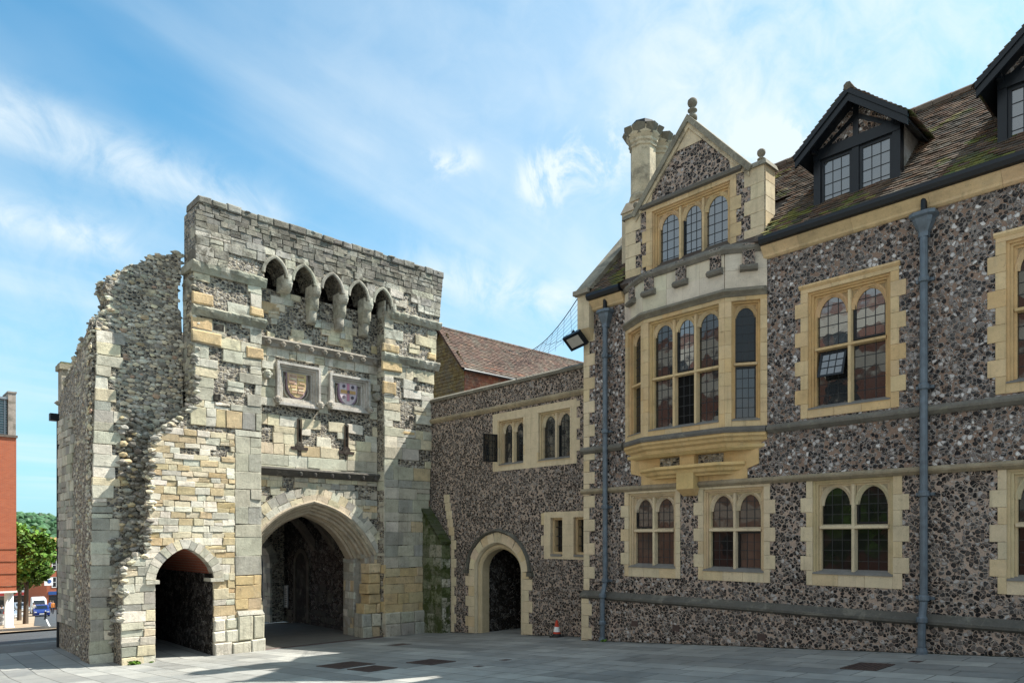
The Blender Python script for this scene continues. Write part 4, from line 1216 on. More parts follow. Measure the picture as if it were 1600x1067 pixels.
def stone_window(parent, fr, A0, A1, Z0, Z1, a0, a1, z0, z1, nl=2, tr=None, headh=None, teeth=(1, 1), pal=bath, hood=True, cas=(), glass='glass', glasses=None, deep=.22, tw=.11, label=None, name='window'):
    """surround A0..A1 x Z0..Z1, opening a0..a1 x z0..z1, nl lights wide, optional transom at tr"""
    mb = MB(); F = .012
    a0_, a1_, z1_ = (a0 - .06, a1 + .06, z1 + .04) if (teeth != (0, 0) or deep > .22) else (a0, a1, z1)
    z = Z0; k = 0
    while z < z1_ - .02:                                    # jambs in long and short work
        h = min(.275, z1_ - z)
        if z1_ - (z + h) < .12: h = z1_ - z
        t = tw if k % 2 else 0
        if z >= z0 - .14 or t == 0 or True:
            mb.blk(fr, A0 - (t if teeth[0] else 0), a0_, z + .002, z + h - .002, F, pal(), 0, .004, .001, -deep)
            mb.blk(fr, a1_, A1 + (t if teeth[1] else 0), z + .002, z + h - .002, F, pal(), 0, .004, .001, -deep)
        z += h; k += 1
    n = max(2, round((A1 - A0) / .55))
    for i in range(n):
        b0, b1 = A0 + (A1 - A0) * i / n, A0 + (A1 - A0) * (i + 1) / n
        mb.blk(fr, b0 + .002, b1 - .002, z1_, Z1, F, pal(), 0, .004, .001, -deep)
        c0, c1 = a0_ + (a1_ - a0_) * i / n, a0_ + (a1_ - a0_) * (i + 1) / n
        mb.blk(fr, c0 + .002, c1 - .002, Z0, z0, F, pal(), 0, .004, .001, -deep)
    c = pal()
    if teeth != (0, 0) or deep > .22: a0 -= .06; a1 += .06; z1 += .04
    if hood: mb.mould(fr, A0 - .02, A1 + .02, [(0, Z1 + .002), (.05, Z1 - .01), (.055, Z1 - .045), (.02, Z1 - .085), (0, Z1 - .09)], vary(c, .06))
    # stepped reveal
    wide = teeth != (0, 0) or deep > .22
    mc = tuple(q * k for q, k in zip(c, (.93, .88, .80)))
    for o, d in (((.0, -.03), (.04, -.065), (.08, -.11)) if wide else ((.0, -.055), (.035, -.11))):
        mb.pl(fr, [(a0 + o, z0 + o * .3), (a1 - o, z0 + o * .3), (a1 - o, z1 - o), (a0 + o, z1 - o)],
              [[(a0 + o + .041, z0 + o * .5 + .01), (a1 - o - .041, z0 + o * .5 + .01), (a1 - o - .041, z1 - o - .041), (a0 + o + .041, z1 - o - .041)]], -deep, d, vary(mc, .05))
    rv = .12 if wide else .07
    b0, b1, y0, y1 = a0 + rv, a1 - rv, z0 + .05, z1 - rv * .8
    mb.hexa([fr(a0 + .005, z0 - .004, .03), fr(a1 - .005, z0 - .004, .03), fr(a1 - .005, z0 - .004, -deep), fr(a0 + .005, z0 - .004, -deep), fr(a0 + .005, z0 + .012, .028), fr(a1 - .005, z0 + .012, .028), fr(a1 - .005, y0 + .05, -deep + .01), fr(a0 + .005, y0 + .05, -deep + .01)], SILL)
    lw = (b1 - b0) / nl; mw = .052
    for i in range(1, nl):
        x = b0 + lw * i
        mb.hexa([fr(x - mw, y0, -deep), fr(x + mw, y0, -deep), fr(x + mw, y1, -deep), fr(x - mw, y1, -deep), fr(x - mw * .5, y0, -.075), fr(x + mw * .5, y0, -.075), fr(x + mw * .5, y1, -.075), fr(x - mw * .5, y1, -.075)], pal())
    if tr is not None:
        mb.hexa([fr(b0 - .02, tr - .055, -deep), fr(b1 + .02, tr - .055, -deep), fr(b1 + .02, tr + .055, -deep), fr(b0 - .02, tr + .055, -deep), fr(b0 - .02, tr - .035, -.065), fr(b1 + .02, tr - .035, -.065), fr(b1 + .02, tr + .01, -.065), fr(b0 - .02, tr + .01, -.065)], pal())
    hh = headh if headh is not None else min(.36, lw * .62)
    panes = []
    for i in range(nl):
        l0, l1 = b0 + lw * i + (mw if i else .0), b0 + lw * (i + 1) - (mw if i < nl - 1 else .0)
        cm, hw = (l0 + l1) / 2, (l1 - l0) / 2
        if hh > 0:
            zs = y1 - hh - .015
            ap = archpts(cm, hw - .004, zs, hh, 8, 'tudor')
            mb.pl(fr, [(l0, zs)] + ap + [(l1, zs), (l1, y1), (l0, y1)], (), -deep + .02, -.13, vary(c, .05))
            mb.arch(fr, ap, [(-.03, -deep + .01), (-.03, -.16), (-.004, -.135), (.03, -.10), (.06, -.125), (.06, -deep + .01)], vary(c, .05))
            # spandrels coloured darker to paint the shade of sunk panels
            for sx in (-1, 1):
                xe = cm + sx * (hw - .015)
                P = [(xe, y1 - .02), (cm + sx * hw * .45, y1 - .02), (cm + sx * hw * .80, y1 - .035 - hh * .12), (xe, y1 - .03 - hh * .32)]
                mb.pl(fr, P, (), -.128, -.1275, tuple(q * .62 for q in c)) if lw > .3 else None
        tiers = [(y0, y1)] if tr is None else [(y0, tr - .05), (tr + .05, y1)]
        for j, (t0, t1) in enumerate(tiers): panes.append((i, j, l0, l1, t0, t1))
    w_ = mb.build(name, 'bath', parent)
    if label: w_['label'] = label
    for i, j, l0, l1, t0, t1 in panes:
        g = (glasses or {}).get((i, j), glass)
        leaded(w_, fr, l0 - .004, l1 + .004, t0, t1, -deep + .04, g, (i, j) in cas)
    return w_


def quoins(mb, fr, edge, sgn, z0, z1, pal, w0=.2, w1=.34, f=.010, hs=.29):
    z = z0; k = 0
    while z < z1 - .02:
        h = min(hs, z1 - z)
        if z1 - z - h < .1: h = z1 - z
        wd = w1 if k % 2 else w0
        a, b = sorted((edge, edge + sgn * wd))
        mb.blk(fr, a, b, z + .003, z + h - .003, f, pal(), 0, .006, .002, -.04)
        z += h; k += 1


def tiles(mb, P0, U, Vv, N, L, H, pal, gauge=.105, tw=.17, clip=None, mi=0, th=.014):
    P0, U, Vv, N = Vector(P0), Vector(U).normalized(), Vector(Vv).normalized(), Vector(N).normalized()
    rows = int(H / gauge)
    for r in range(rows + 1):
        v = r * gauge
        sag = .0
        a = -(r % 2) * tw / 2 + jit(.01)
        while a < L:
            a0, a1 = max(0, a), min(L, a + tw - .006)
            if a1 > a0 + .02 and (clip is None or clip((a0 + a1) / 2, v)):
                k0, k1 = jit(.006), jit(.006); dz = jit(.007)
                n0 = .034 + jit(.006); n1 = .004
                lo = v + dz; hi = v + gauge * 1.35
                P = lambda aa, vv, nn: P0 + U * aa + Vv * vv + N * nn
                mb.hexa([P(a0, lo, n0 - th), P(a1, lo, n0 - th + k0), P(a1, hi, n1 - .006), P(a0, hi, n1 - .006), P(a0, lo, n0), P(a1, lo, n0 + k0), P(a1, hi, n1 + .002), P(a0, hi, n1 + .002)], pal(a0, v), mi)
            a += tw


def p_roof(a, v):
    m_ = noise.noise(Vector((a * .9, v * 1.3, 4))) + noise.noise(Vector((a * 3.1, v * 3.3, 9))) * .6 + max(0, .42 - v * .26)
    c = pick(((.15, .095, .065), 3), ((.11, .08, .06), 3), ((.20, .12, .075), 1.5), ((.085, .07, .058), 2))
    if m_ > .38 and random.random() < .75: c = pick(((.17, .165, .045), 2), ((.10, .115, .035), 2), ((.25, .22, .07), 1))
    return vary(c, .2)


def p_red(a, v): return vary(pick(((.125, .077, .06), 3), ((.105, .066, .053), 3), ((.155, .095, .07), 1.5), ((.085, .06, .048), 2)), .16)
def p_hung(a, v): return vary(pick(((.30, .105, .06), 3), ((.25, .085, .05), 3), ((.36, .16, .09), 1)), .15)


def p_hungo(a, v): return vary(pick(((.17, .125, .05), 3), ((.14, .10, .045), 2)), .15)


# ------------------------------------------------------------------ low flint wing between gatehouse and main building
R4_ = lambda a0, a1, z0, z1: [(a0, z0), (a1, z0), (a1, z1), (a0, z1)]
wing = thing('flint_wing', 'low flint wall range with arched doorway between the gatehouse and the gabled building', 'building', (14.0, 15.3, -2.8))
WF = FR(14.0, 0, 0, 1, 1)
dA = archpts(15.66, 1.02, -.95, .84, 12, 'tudor')
dB = archpts(15.66, .90, -.95, .70, 12, 'tudor')
win1 = [(14.06, 1.97), (14.06, 3.62), (15.87, 3.62), (15.87, 1.97)]
whole = [(12.55, 1.97), (15.87, 1.97), (15.87, 3.66), (12.55, 3.66)]
slit = [(11.95, -.55), (13.75, -.55), (13.75, .72), (11.95, .72)]
mb = MB()
o_ = [(11.7, -3.0), (14.64, -3.0), *dA, (16.68, -3.1), (19.0, -3.1), (19.0, 3.74), (11.7, 3.74)]
mb.pl(WF, o_, [whole, slit], -.30, 0)
mb.pl(WF, [(11.7, 3.74), (19.0, 3.74), (19.0, 4.44), (11.7, 4.44)], (), -.30, .005)
mb.build('wall', 'flint_wing', wing)
mb = MB()
mb.mould(WF, 11.7, 18.95, [(-.02, 3.90), (.05, 3.89), (.09, 3.84), (.08, 3.80), (.03, 3.74), (-.02, 3.72)], (.36, .29, .19))
mb.build('string_course', 'weathered', wing)
mb = MB()
mb.mould(WF, 11.7, 18.95, [(-.36, 4.56), (-.12, 4.60), (.07, 4.50), (.06, 4.42), (-.36, 4.42)], (.16, .145, .115))
mb.build('coping', 'weathered', wing)
# doorway: outer jambs, hood mould, two orders
mb = MB()
for a0, a1, tt in ((16.68, 17.0, 1), (14.34, 14.64, -1)):
    z = -3.0; k = 0
    while z < -.96:
        h = .31 if z + .31 < -1.0 else -.95 - z
        e = .14 if k % 2 else 0
        mb.blk(WF, a0 - (e if tt < 0 else 0), a1 + (e if tt > 0 else 0), z + .003, z + h - .003, .012, bathp(), 0, .006, .002, -.2); z += h; k += 1
voussoirs(mb, WF, dA, 0, .30, 11, -.2, .012, bathp, gap=.006)
cD = (.50, .42, .29)
mb.arch(WF, [(14.64, -3.0)] + dA + [(16.68, -3.0)], [(-.05, -.3), (-.05, -.04), (0, .02), (.04, .01), (.04, -.3)], cD)
mb.arch(WF, [(14.76, -3.0)] + dB + [(16.56, -3.0)], [(-.05, -.42), (-.05, -.14), (.0, -.09), (.08, -.08), (.08, -.42)], (.50, .40, .25))
mb.build('doorway', 'bath', wing)
mb = MB()
mb.arch(WF, dA, [(.30, -.02), (.30, .05), (.34, .10), (.38, .07), (.40, -.02)], (.10, .095, .08))
for a in (14.26, 17.06): mb.bx(WF, a - .1, a + .1, -1.06, -.94, -.02, .09, (.10, .095, .08))
mb.build('hood_mould', 'weathered', wing)
mb = MB()
mb.box(14.3, 19.5, 16.62, 16.9, -3.0, .1); mb.box(14.3, 19.5, 14.4, 14.7, -3.0, .1); mb.box(19.5, 19.7, 14.4, 16.9, -3.0, .1); mb.box(14.3, 19.7, 14.4, 16.9, .06, .3)
mb.build('passage_wall', 'flint_pass', wing)
mb = MB()
quoins(mb, WF, 17.86, -1, -2.95, .1, bathp, .16, .26)
for k in range(5): mb.blk(WF, 17.7 + k * .06, 17.86 + k * .06 + .12, .1 + k * .26, .1 + k * .26 + .255, .012, bathp(), 0, .006, .002, -.04)
mb.build('quoin', 'bath', wing)
# upper windows: two pairs in one stone panel
mb = MB()
mb.pl(WF, whole, [R4_(14.50, 15.66, 2.1, 3.46), R4_(12.72, 14.02, 2.1, 3.5)], -.28, .004, BATHP)
for a, z0, z1 in ((14.26, 2.0, 3.6), (13.4, 3.52, 3.64), (15.1, 3.48, 3.6)): mb.bx(WF, a - .002, a + .002, z0, z1, 0, .0045, (.3, .25, .17))
for z in (2.5, 2.95, 3.35): mb.bx(WF, 14.03, 14.49, z - .002, z + .002, 0, .0045, (.3, .25, .17))
mb.build('window_surround', 'bath', wing); mb = MB(); quoins(mb, WF, 12.56, -1, 2.0, 3.6, bathp, .01, .13); mb.build('quoin', 'bath', wing)
stone_window(wing, WF, 14.50, 15.66, 2.1, 3.46, 14.56, 15.60, 2.14, 3.42, 2, None, None, (0, 0), bathp, False, cas=(), glasses={(1, 0): 'glass'}, label='pair of lights with its left casement swung open')
stone_window(wing, WF, 12.72, 14.02, 2.1, 3.5, 12.78, 13.96, 2.14, 3.46, 2, None, None, (0, 0), bathp, False, cas=((0, 0),), label='pair of closed lights')
mb = MB()  # casement standing open
CF, L = frame2((13.85, 15.50), (13.36, 15.62), -1)
z0, z1 = 2.22, 3.02
mb.pl(CF, [(0, z0), (.46, z0), (.46, z1), (0, z1)], [[(.03, z0 + .03), (.43, z0 + .03), (.43, z1 - .03), (.03, z1 - .03)]], -.015, .015)
for k in (1, 2): mb.bx(CF, .03 + .4 * k / 3 - .006, .03 + .4 * k / 3 + .006, z0, z1, -.006, .006)
for k in range(1, 4): mb.bx(CF, .03, .43, z0 + (z1 - z0) * k / 4 - .006, z0 + (z1 - z0) * k / 4 + .006, -.006, .006)
mb.bx(CF, .03, .43, z0 + .03, z1 - .03, -.002, .002, W1, 1)
mb.build('open_casement', ['black', 'glass'], wing)
# two slit windows with iron bars
mb = MB()
mb.pl(WF, slit, [R4_(13.06, 13.50, -.46, .56), R4_(12.22, 12.66, -.46, .56)], -.28, .004, BATHP)
for z in (-.2, .1, .38): mb.bx(WF, 12.67, 13.05, z - .002, z + .002, 0, .0045, (.3, .25, .17))
mb.build('window_surround', 'bath', wing); mb = MB(); quoins(mb, WF, 13.74, 1, -.5, .7, bathp, .01, .12); mb.build('quoin', 'bath', wing)
for a0 in (13.06, 12.22):
    mb = MB()
    mb.pl(WF, [(a0, -.46), (a0 + .44, -.46), (a0 + .44, .56), (a0, .56)], [[(a0 + .05, -.36), (a0 + .39, -.36), (a0 + .39, .50), (a0 + .05, .50)]], -.26, -.10, BATH)
    mb.bx(WF, a0 + .02, a0 + .42, -.48, -.42, -.1, .03, SILL)
    wn = mb.build('slit_window', 'bath', wing)
    mb = MB(); mb.bx(WF, a0 + .04, a0 + .40, -.38, .52, -.30, -.27); mb.build('pane', 'glass', wn)
    mb = MB()
    for k in range(3): mb.tube([WF(a0 + .13 + k * .09, -.37, -.18), WF(a0 + .13 + k * .09, .51, -.18)], .011, 6)
    for k in range(3): mb.bx(WF, a0 + .05, a0 + .39, -.2 + k * .25, -.18 + k * .25, -.19, -.17)
    mb.build('iron_grille', 'black', wn)
mb = MB(); mb.box(14.3, 19.5, 11.9, 19.0, 4.1, 4.3); mb.box(19.2, 19.5, 11.9, 19.0, .31, 4.1); mb.build('flat_roof', 'slate', wing)

# tile-hung range behind the wing
th = thing('tile_hung_house', 'red tile-hung upper storey with steep red tiled roof rising behind the flint wing', 'house', (23, 23.6, -3.05))
mb = MB()
mb.hexa([(18.0, 22.14, -3.1), (30, 22.14, -3.1), (30, 25.06, -3.1), (18.0, 25.06, -3.1), (18.0, 22.14, 6.9), (30, 22.14, 6.9), (30, 25.06, 6.9), (18.0, 25.06, 6.9)], (.1, .05, .03))
mb.pl(FR(18.0, 0, 0, 1, 1), [(22.14, 6.9), (25.06, 6.9), (23.6, 8.62)], (), -.2, 0, (.1, .05, .03))
tiles(mb, (18.0, 22.13, 2.6), (1, 0, 0), (0, 0, 1), (0, -1, 0), 6, 4.3, p_hung, .14, .18)
tiles(mb, (17.99, 22.1, 2.6), (0, 1, 0), (0, 0, 1), (-1, 0, 0), 2.98, 6.0, p_hungo, .14, .18, lambda a, v: v < 4.3 or abs(a - 1.5) < 1.46 * (1 - (v - 4.3) / 1.72))
mb.build('wall', 'tile', th)
mb = MB()
sl = Vector((0, 1.46, 1.74)).normalized()
tiles(mb, (17.72, 22.14 - .30 * sl.y * 1, 6.96 - .30 * sl.z), (1, 0, 0), sl, (0, -sl.z, sl.y), 12.3, 2.56, p_red, .11, .18)
mb.hexa([(17.74, 21.98, 6.74), (30, 21.98, 6.74), (30, 23.6, 8.66), (17.74, 23.6, 8.66), (17.74, 21.98, 6.66), (30, 21.98, 6.66), (30, 23.6, 8.58), (17.74, 23.6, 8.58)], (.07, .04, .03))
mb.hexa([(17.74, 25.2, 6.74), (30, 25.2, 6.74), (30, 23.6, 8.66), (17.74, 23.6, 8.66), (17.74, 25.2, 6.66), (30, 25.2, 6.66), (30, 23.6, 8.58), (17.74, 23.6, 8.58)], (.07, .04, .03))
for k in range(38): mb.tube([(17.72 + k * .33, 23.6, 8.68), (17.72 + k * .33 + .315, 23.6, 8.675)], .085, 7, p_red(0, 0))
mb.build('roof', 'tile', th)
mb = MB(); mb.tube([(17.8, 21.9, 6.66), (30, 21.9, 6.66)], .06, 8); mb.build('gutter', 'black', th)

# ------------------------------------------------------------------ main flint building with oriel and gable
XF = 13.37
hall = thing('gabled_flint_building', 'long two-storey flint building with golden stone windows, projecting oriel and steep gable with ball finials', 'building', (XF, 6.0, -2.2))
FF = FR(XF, 0, 0, 1, 1)
GW = {'w1': (8.95, 10.48, 9.13, 10.30), 'w2': (6.87, 8.5, 7.06, 8.32), 'w3': (4.45, 6.14, 4.66, 5.96), 'w4': (1.36, 3.05, 1.57, 2.87)}
UW = {'w5': (4.5, 6.25, 4.70, 6.05), 'w6': (1.33, 3.08, 1.53, 2.88)}
R4 = lambda a0, a1, z0, z1: [(a0, z0), (a1, z0), (a1, z1), (a0, z1)]
mb = MB()
mb.pl(FF, R4(-4, 11.75, -1.36, 1.13), [R4(v[0], v[1], -.88, 1.12) for v in GW.values()], -.3, 0)
mb.pl(FF, R4(-4, 11.42, -3.2, -1.36), (), -.3, .09)
mb.bx(FF, 11.42, 11.75, -3.2, -1.36, -.3, .085)
mb.build('lower_wall', 'flint_low', hall)
mb = MB()
mb.pl(FF, R4(-4, 11.75, 1.13, 5.62), [R4(v[0], v[1], 2.28, 4.82) for v in UW.values()] + [R4(7.05, 10.35, 2.3, 4.82)], -.3, 0)
mb.build('upper_wall', 'flint_up', hall)
mb = MB()
GE = FR(0, 11.75, 1, 0, 1)
mb.pl(GE, [(XF + .1, -3.2), (18.4, -3.2), (18.4, 6.0), (15.9, 8.75), (XF + .1, 6.2)], (), -.3, -.005)
mb.box(18.1, 18.4, -4, 11.45, -3.2, 5.9); mb.box(XF + .3, 18.1, -4.2, -4, -3.2, 5.9)
mb.build('gable_end_wall', 'flint_wing', hall)
# plinth moulding, string courses, cornice
mb = MB(); mb.mould(FF, -4, 11.78, [(-.02, -1.27), (.0, -1.27), (.14, -1.385), (.14, -1.43), (.09, -1.47), (-.02, -1.47)], (.105, .10, .088)); mb.build('plinth_moulding', 'weathered', hall)
mb = MB(); mb.mould(FF, -4, 11.8, [(-.02, 1.225), (.04, 1.22), (.085, 1.17), (.08, 1.14), (.03, 1.09), (-.02, 1.085)], (.30, .245, .165)); mb.build('string_course', 'weathered', hall)
for a0, a1 in ((-4, 6.9), (10.52, 11.8)):
    mb = MB(); mb.mould(FF, a0, a1, [(-.02, 2.25), (.05, 2.24), (.10, 2.18), (.095, 2.14), (.03, 2.08), (-.02, 2.07)], (.155, .145, .125)); mb.build('string_course', 'weathered', hall)
for a0, a1 in ((-4, 6.98), (10.46, 11.45)):
    mb = MB()
    a = a0
    while a < a1 - .02:
        b = min(a1, a + random.uniform(.8, 1.3))
        mb.mould(FF, a + .002, b - .002, [(-.05, 5.76), (.17, 5.76), (.175, 5.72), (.12, 5.66), (.075, 5.60), (.07, 5.56), (.03, 5.53), (-.05, 5.52)], vary(BATH, .07)); a = b
    mb.build('cornice', 'bath', hall)
    mb = MB(); mb.mould(FF, a0, a1, [(.10, 5.90), (.27, 5.91), (.285, 5.84), (.25, 5.77), (.17, 5.755), (.10, 5.765)]); mb.build('gutter', 'black', hall)
mb = MB(); quoins(mb, FF, 11.752, -1, -1.27, 5.0, bathp, .19, .36, .012); mb.build('quoin', 'bath', hall)
mb = MB(); quoins(mb, FF, 11.752, -1, -2.75, -1.47, bathp, .24, .34, .095); mb.build('quoin', 'bath', hall)
mb = MB()
for a in (10.12, 9.0, 7.0, -1.0): mb = MB(); mb.bx(FF, a - .09, a + .09, -2.02, -1.89, .02, .098, (.02, .018, .015)); mb.build('air_brick', 'iron', hall)

stone_window(hall, FF, *GW['w1'][:2], -.88, 1.12, *GW['w1'][2:], -.66, 1.0, 2, .19, None, (0, 1), bathp, False, cas=((1, 1),), glass='glass_brown', label='ground-floor window left of the oriel bracket')
stone_window(hall, FF, *GW['w2'][:2], -.88, 1.12, *GW['w2'][2:], -.68, 1.0, 2, .19, None, (1, 1), bathp, False, cas=((0, 0),), glass='glass_brown', glasses={(1, 0): 'glass_dim'}, label='ground-floor window right of the oriel bracket')
stone_window(hall, FF, *GW['w3'][:2], -.88, 1.12, *GW['w3'][2:], -.66, 1.05, 2, .22, None, (1, 1), bathp, False, cas=((0, 1),), glass='glass_dim', label='ground-floor window left of the long downpipe')
stone_window(hall, FF, *GW['w4'][:2], -.88, 1.12, *GW['w4'][2:], -.66, 1.05, 2, .22, None, (1, 1), bathp, False, glass='glass_dim', label='ground-floor window cut by the right edge')
stone_window(hall, FF, *UW['w5'][:2], 2.28, 4.82, *UW['w5'][2:], 2.44, 4.62, 2, 3.58, None, (1, 1), bath, True, cas=((0, 1),), glasses={(0, 1): 'glass_sky', (1, 1): 'glass_sky'}, label='upper window left of the long downpipe')
stone_window(hall, FF, *UW['w6'][:2], 2.28, 4.84, *UW['w6'][2:], 2.44, 4.64, 2, 3.60, None, (1, 1), bath, True, label='upper window cut by the right edge')

OCF = (lambda a, z, d: FF(a, 3.50 + (z - 3.50) * .93, -.15 + (3.50 - z) * .34 + d))
mb = MB()
mb.pl(OCF, R4(5.44, 5.92, 2.98, 3.50), [R4(5.48, 5.88, 3.02, 3.46)], -.015, .02)
for k in (1, 2): mb.bx(OCF, 5.48 + .4 * k / 3 - .006, 5.48 + .4 * k / 3 + .006, 3.02, 3.46, .0, .012)
for k in (1, 2): mb.bx(OCF, 5.48, 5.88, 3.02 + .44 * k / 3 - .006, 3.02 + .44 * k / 3 + .006, .0, .012)
mb.bx(OCF, 5.48, 5.88, 3.02, 3.46, -.006, .002, W1, 1)
mb.build('open_casement', ['black', 'glass_sky'], hall)
# oriel
PE = [(XF, 6.93), (12.95, 7.62), (12.95, 9.62), (XF, 10.45)]
ori = MB()
ori.plan(PE, [(-.2, 2.26), (.05, 2.24), (.10, 2.17), (.09, 2.12), (-.2, 2.12)], (.135, .125, .11))
o_o = ori.build('oriel_window', 'weathered', hall); o_o['label'] = 'oriel with three front lights and canted sides'


def scaled(k, dk):
    c = 8.68
    return [(XF, c + (6.93 - c) * k), (XF - .42 * dk, c + (7.62 - c) * k), (XF - .42 * dk, c + (9.62 - c) * k), (XF, c + (10.45 - c) * k)]


mb = MB()
OC = (.60, .42, .20)
mb.plan(scaled(1, 1), [(-.3, 2.12), (.06, 2.12), (.07, 2.06), (.02, 2.02), (.0, 1.97), (-.07, 1.93), (-.09, 1.86), (-.3, 1.85)], OC)
mb.plan(scaled(.97, .72), [(-.3, 1.90), (.0, 1.90), (.0, 1.84), (-.06, 1.79), (-.3, 1.79)], vary(OC, .05))
mb.pl(FF, [(7.35, 1.22), (7.35, 1.42), (7.10, 1.5), (7.1, 1.86), (10.28, 1.86), (10.28, 1.50), (9.98, 1.42), (9.98, 1.22)], (), -.02, .025, vary(OC, .05))
mb.bx(FF, 8.5, 8.86, 1.58, 1.83, 0, .16, vary(OC, .05))
mb.plan(scaled(.74, .62), [(-.3, 1.58), (.06, 1.57), (.07, 1.51), (.0, 1.47), (-.02, 1.41), (-.09, 1.37), (-.1, 1.33), (-.3, 1.32)], vary(OC, .05))
mb.bx(FF, 8.47, 8.89, 1.06, 1.50, -.02, .24, vary(OC, .04)); mb.hexa([FF(8.47, 1.06, -.02), FF(8.89, 1.06, -.02), FF(8.89, 1.06, .24), FF(8.47, 1.06, .24), FF(8.52, .92, -.02), FF(8.84, .92, -.02), FF(8.84, .92, .06), FF(8.52, .92, .06)], vary(OC, .04))
mb.build('corbel_base', 'bath', o_o)
for a0, a1 in ((8.88, 9.45), (7.88, 8.47)): mb = MB(); mb.bx(FF, a0, a1, 1.60, 1.78, .0, .045); mb.build('flint_panel', 'flint_gate', o_o)
segs = [(PE[0], PE[1], 1), (PE[1], PE[2], 3), (PE[2], PE[3], 1)]
for i, (p, q, nl) in enumerate(segs):
    fr, L = frame2(p, q, 1)
    g = {1: {(0, 0): 'glass', (0, 1): 'glass', (1, 0): 'glass', (2, 1): 'glass', (1, 1): 'glass'}}.get(i)
    stone_window(o_o, fr, -.0, L, 2.24, 4.86, .12, L - .12, 2.36, 4.74, nl, 3.52, .25 if nl == 3 else .24, (0, 0), bath, False, cas={1: ((1, 1), (1, 0)), 0: ((0, 0), (0, 1)), 2: ()}[i], glasses=g, name='oriel_light') if False else None
def flat_children(o, par):
    for ch in list(o.children): ch.parent = par
for i, (p, q, nl) in enumerate(segs):
    fr, L = frame2(p, q, 1)
    wv = stone_window(o_o, fr, .0, L, 2.24, 4.86, .13, L - .13, 2.36, 4.76, nl, 3.52, .26 if nl == 3 else .24, (0, 0), bath, False, cas={1: ((1, 1),), 0: ((0, 0), (0, 1)), 2: ()}[i], glasses={1: {(1, 0): 'void', (1, 1): 'glass_sky'}, 0: {(0, 1): 'glass_dim'}}.get(i), name='stone_light_frame')
    flat_children(wv, o_o)
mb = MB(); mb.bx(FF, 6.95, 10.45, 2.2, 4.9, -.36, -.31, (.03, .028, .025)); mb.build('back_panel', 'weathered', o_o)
mb = MB()   # one light of the front stands open inwards: its black pane stands for the unlit gap
mb.plan(PE, [(-.3, 5.02), (.02, 5.02), (.11, 4.98), (.13, 4.93), (.06, 4.88), (.03, 4.84), (-.3, 4.84)], (.20, .18, .14))
mb.build('string_course', 'weathered', o_o)
mb = MB()
st = []
for k, (p, q, nl) in enumerate(segs):
    fr, L = frame2(p, q, 1)
    a = 0
    while a < L - .05:
        b = min(L, a + random.uniform(.5, .85))
        if L - b < .2: b = L
        mb.blk(fr, a + .002, b - .002, 5.0, 5.36, .03, vary((.58, .52, .41), .07), 0, .005, .002, -.25); mb.blk(fr, a + .002, b - .002, 5.36, 5.72, .03, vary((.58, .52, .41), .07), 0, .005, .002, -.25); a = b
mb.build('parapet', 'bath', o_o)
mb = MB()
mb.plan(PE, [(-.3, 5.93), (-.02, 5.92), (.10, 5.82), (.11, 5.77), (.06, 5.70), (-.3, 5.70)], (.17, .155, .13))
mb.build('coping', 'weathered', o_o)
mb = MB()
for k, a in ((1, .18), (1, 1.0), (1, 1.82), (0, .35), (2, .5)):
    fr, L = frame2(segs[k][0], segs[k][1], 1); mb = MB()
    mb.bx(fr, a - .12, a + .12, 5.42, 5.86, -.02, .075, (.11, .10, .095), 1)
    mb.mould(fr, a - .17, a + .17, [(0, 5.46), (.10, 5.44), (.15, 5.38), (.13, 5.33), (.0, 5.31)], (.17, .155, .13), 0); mb.build('parapet_notch', ['weathered', 'flint_low'], o_o)
mb = MB(); mb.pl(FR(0, 0, 1, 0, 1) if False else (lambda a, z, d: (a, z, 5.66 + d)), [(p[0] + .1, p[1]) for p in PE], (), -.05, 0); mb.build('lead_flat', 'lead_pipe', o_o)

# gable over the oriel
mb = MB()
gout = [(6.98, 5.6), (10.46, 5.6), (10.46, 7.45), (10.06, 7.45), (8.72, 8.97), (7.38, 7.45), (6.98, 7.45)]
mb.pl(FF, gout, [R4(7.60, 9.86, 5.92, 7.52)], -.38, 0)
mb.build('gable_wall', 'flint_low', hall)
mb = MB()
quoins(mb, FF, 6.985, 1, 5.66, 7.46, bathp, .30, .44, .012)
_r = mb; mb.build('quoin', 'bath', hall); mb = MB(); quoins(mb, FF, 10.455, -1, 5.66, 7.46, bathp, .30, .44, .012)
mb.build('quoin', 'bath', hall); mb = MB()
PR = FR(0, 6.98, 1, 0, -1)
for k in range(5): mb.blk(PR, XF + .012, XF + .40, 5.9 + k * .31 + .002, 5.9 + (k + 1) * .31 - .002, .012, bathp(), 0, .005, .001, -.03)
mb.build('pier_side', 'bath', hall); mb = MB()
mb.pl(FF, [(8.40, 8.50), (9.04, 8.50), (8.72, 8.90)], (), -.02, .012, bathp()); mb.build('apex_stone', 'bath', hall)
for y0, s in ((7.36, 1), (10.08, -1)): mb = MB(); mb.pl(FF, [(y0, 7.46), (y0 + s * .34, 7.46), (y0 + s * .40, 7.86)], (), -.02, .012, bathp()); mb.build('springer_stone', 'bath', hall)
stone_window(hall, FF, 7.60, 9.86, 5.92, 7.52, 7.80, 9.64, 6.04, 7.36, 3, None, .30, (1, 1), bath, False, cas=((1, 0),), glass='glass_sky', label='three-light window in the gable')
mb = MB(); mb.mould(FF, 7.45, 9.98, [(0, 7.62), (.05, 7.61), (.10, 7.56), (.09, 7.51), (0, 7.49)], (.13, .12, .105)); mb.build('hood_mould', 'weathered', hall)
mb = MB()
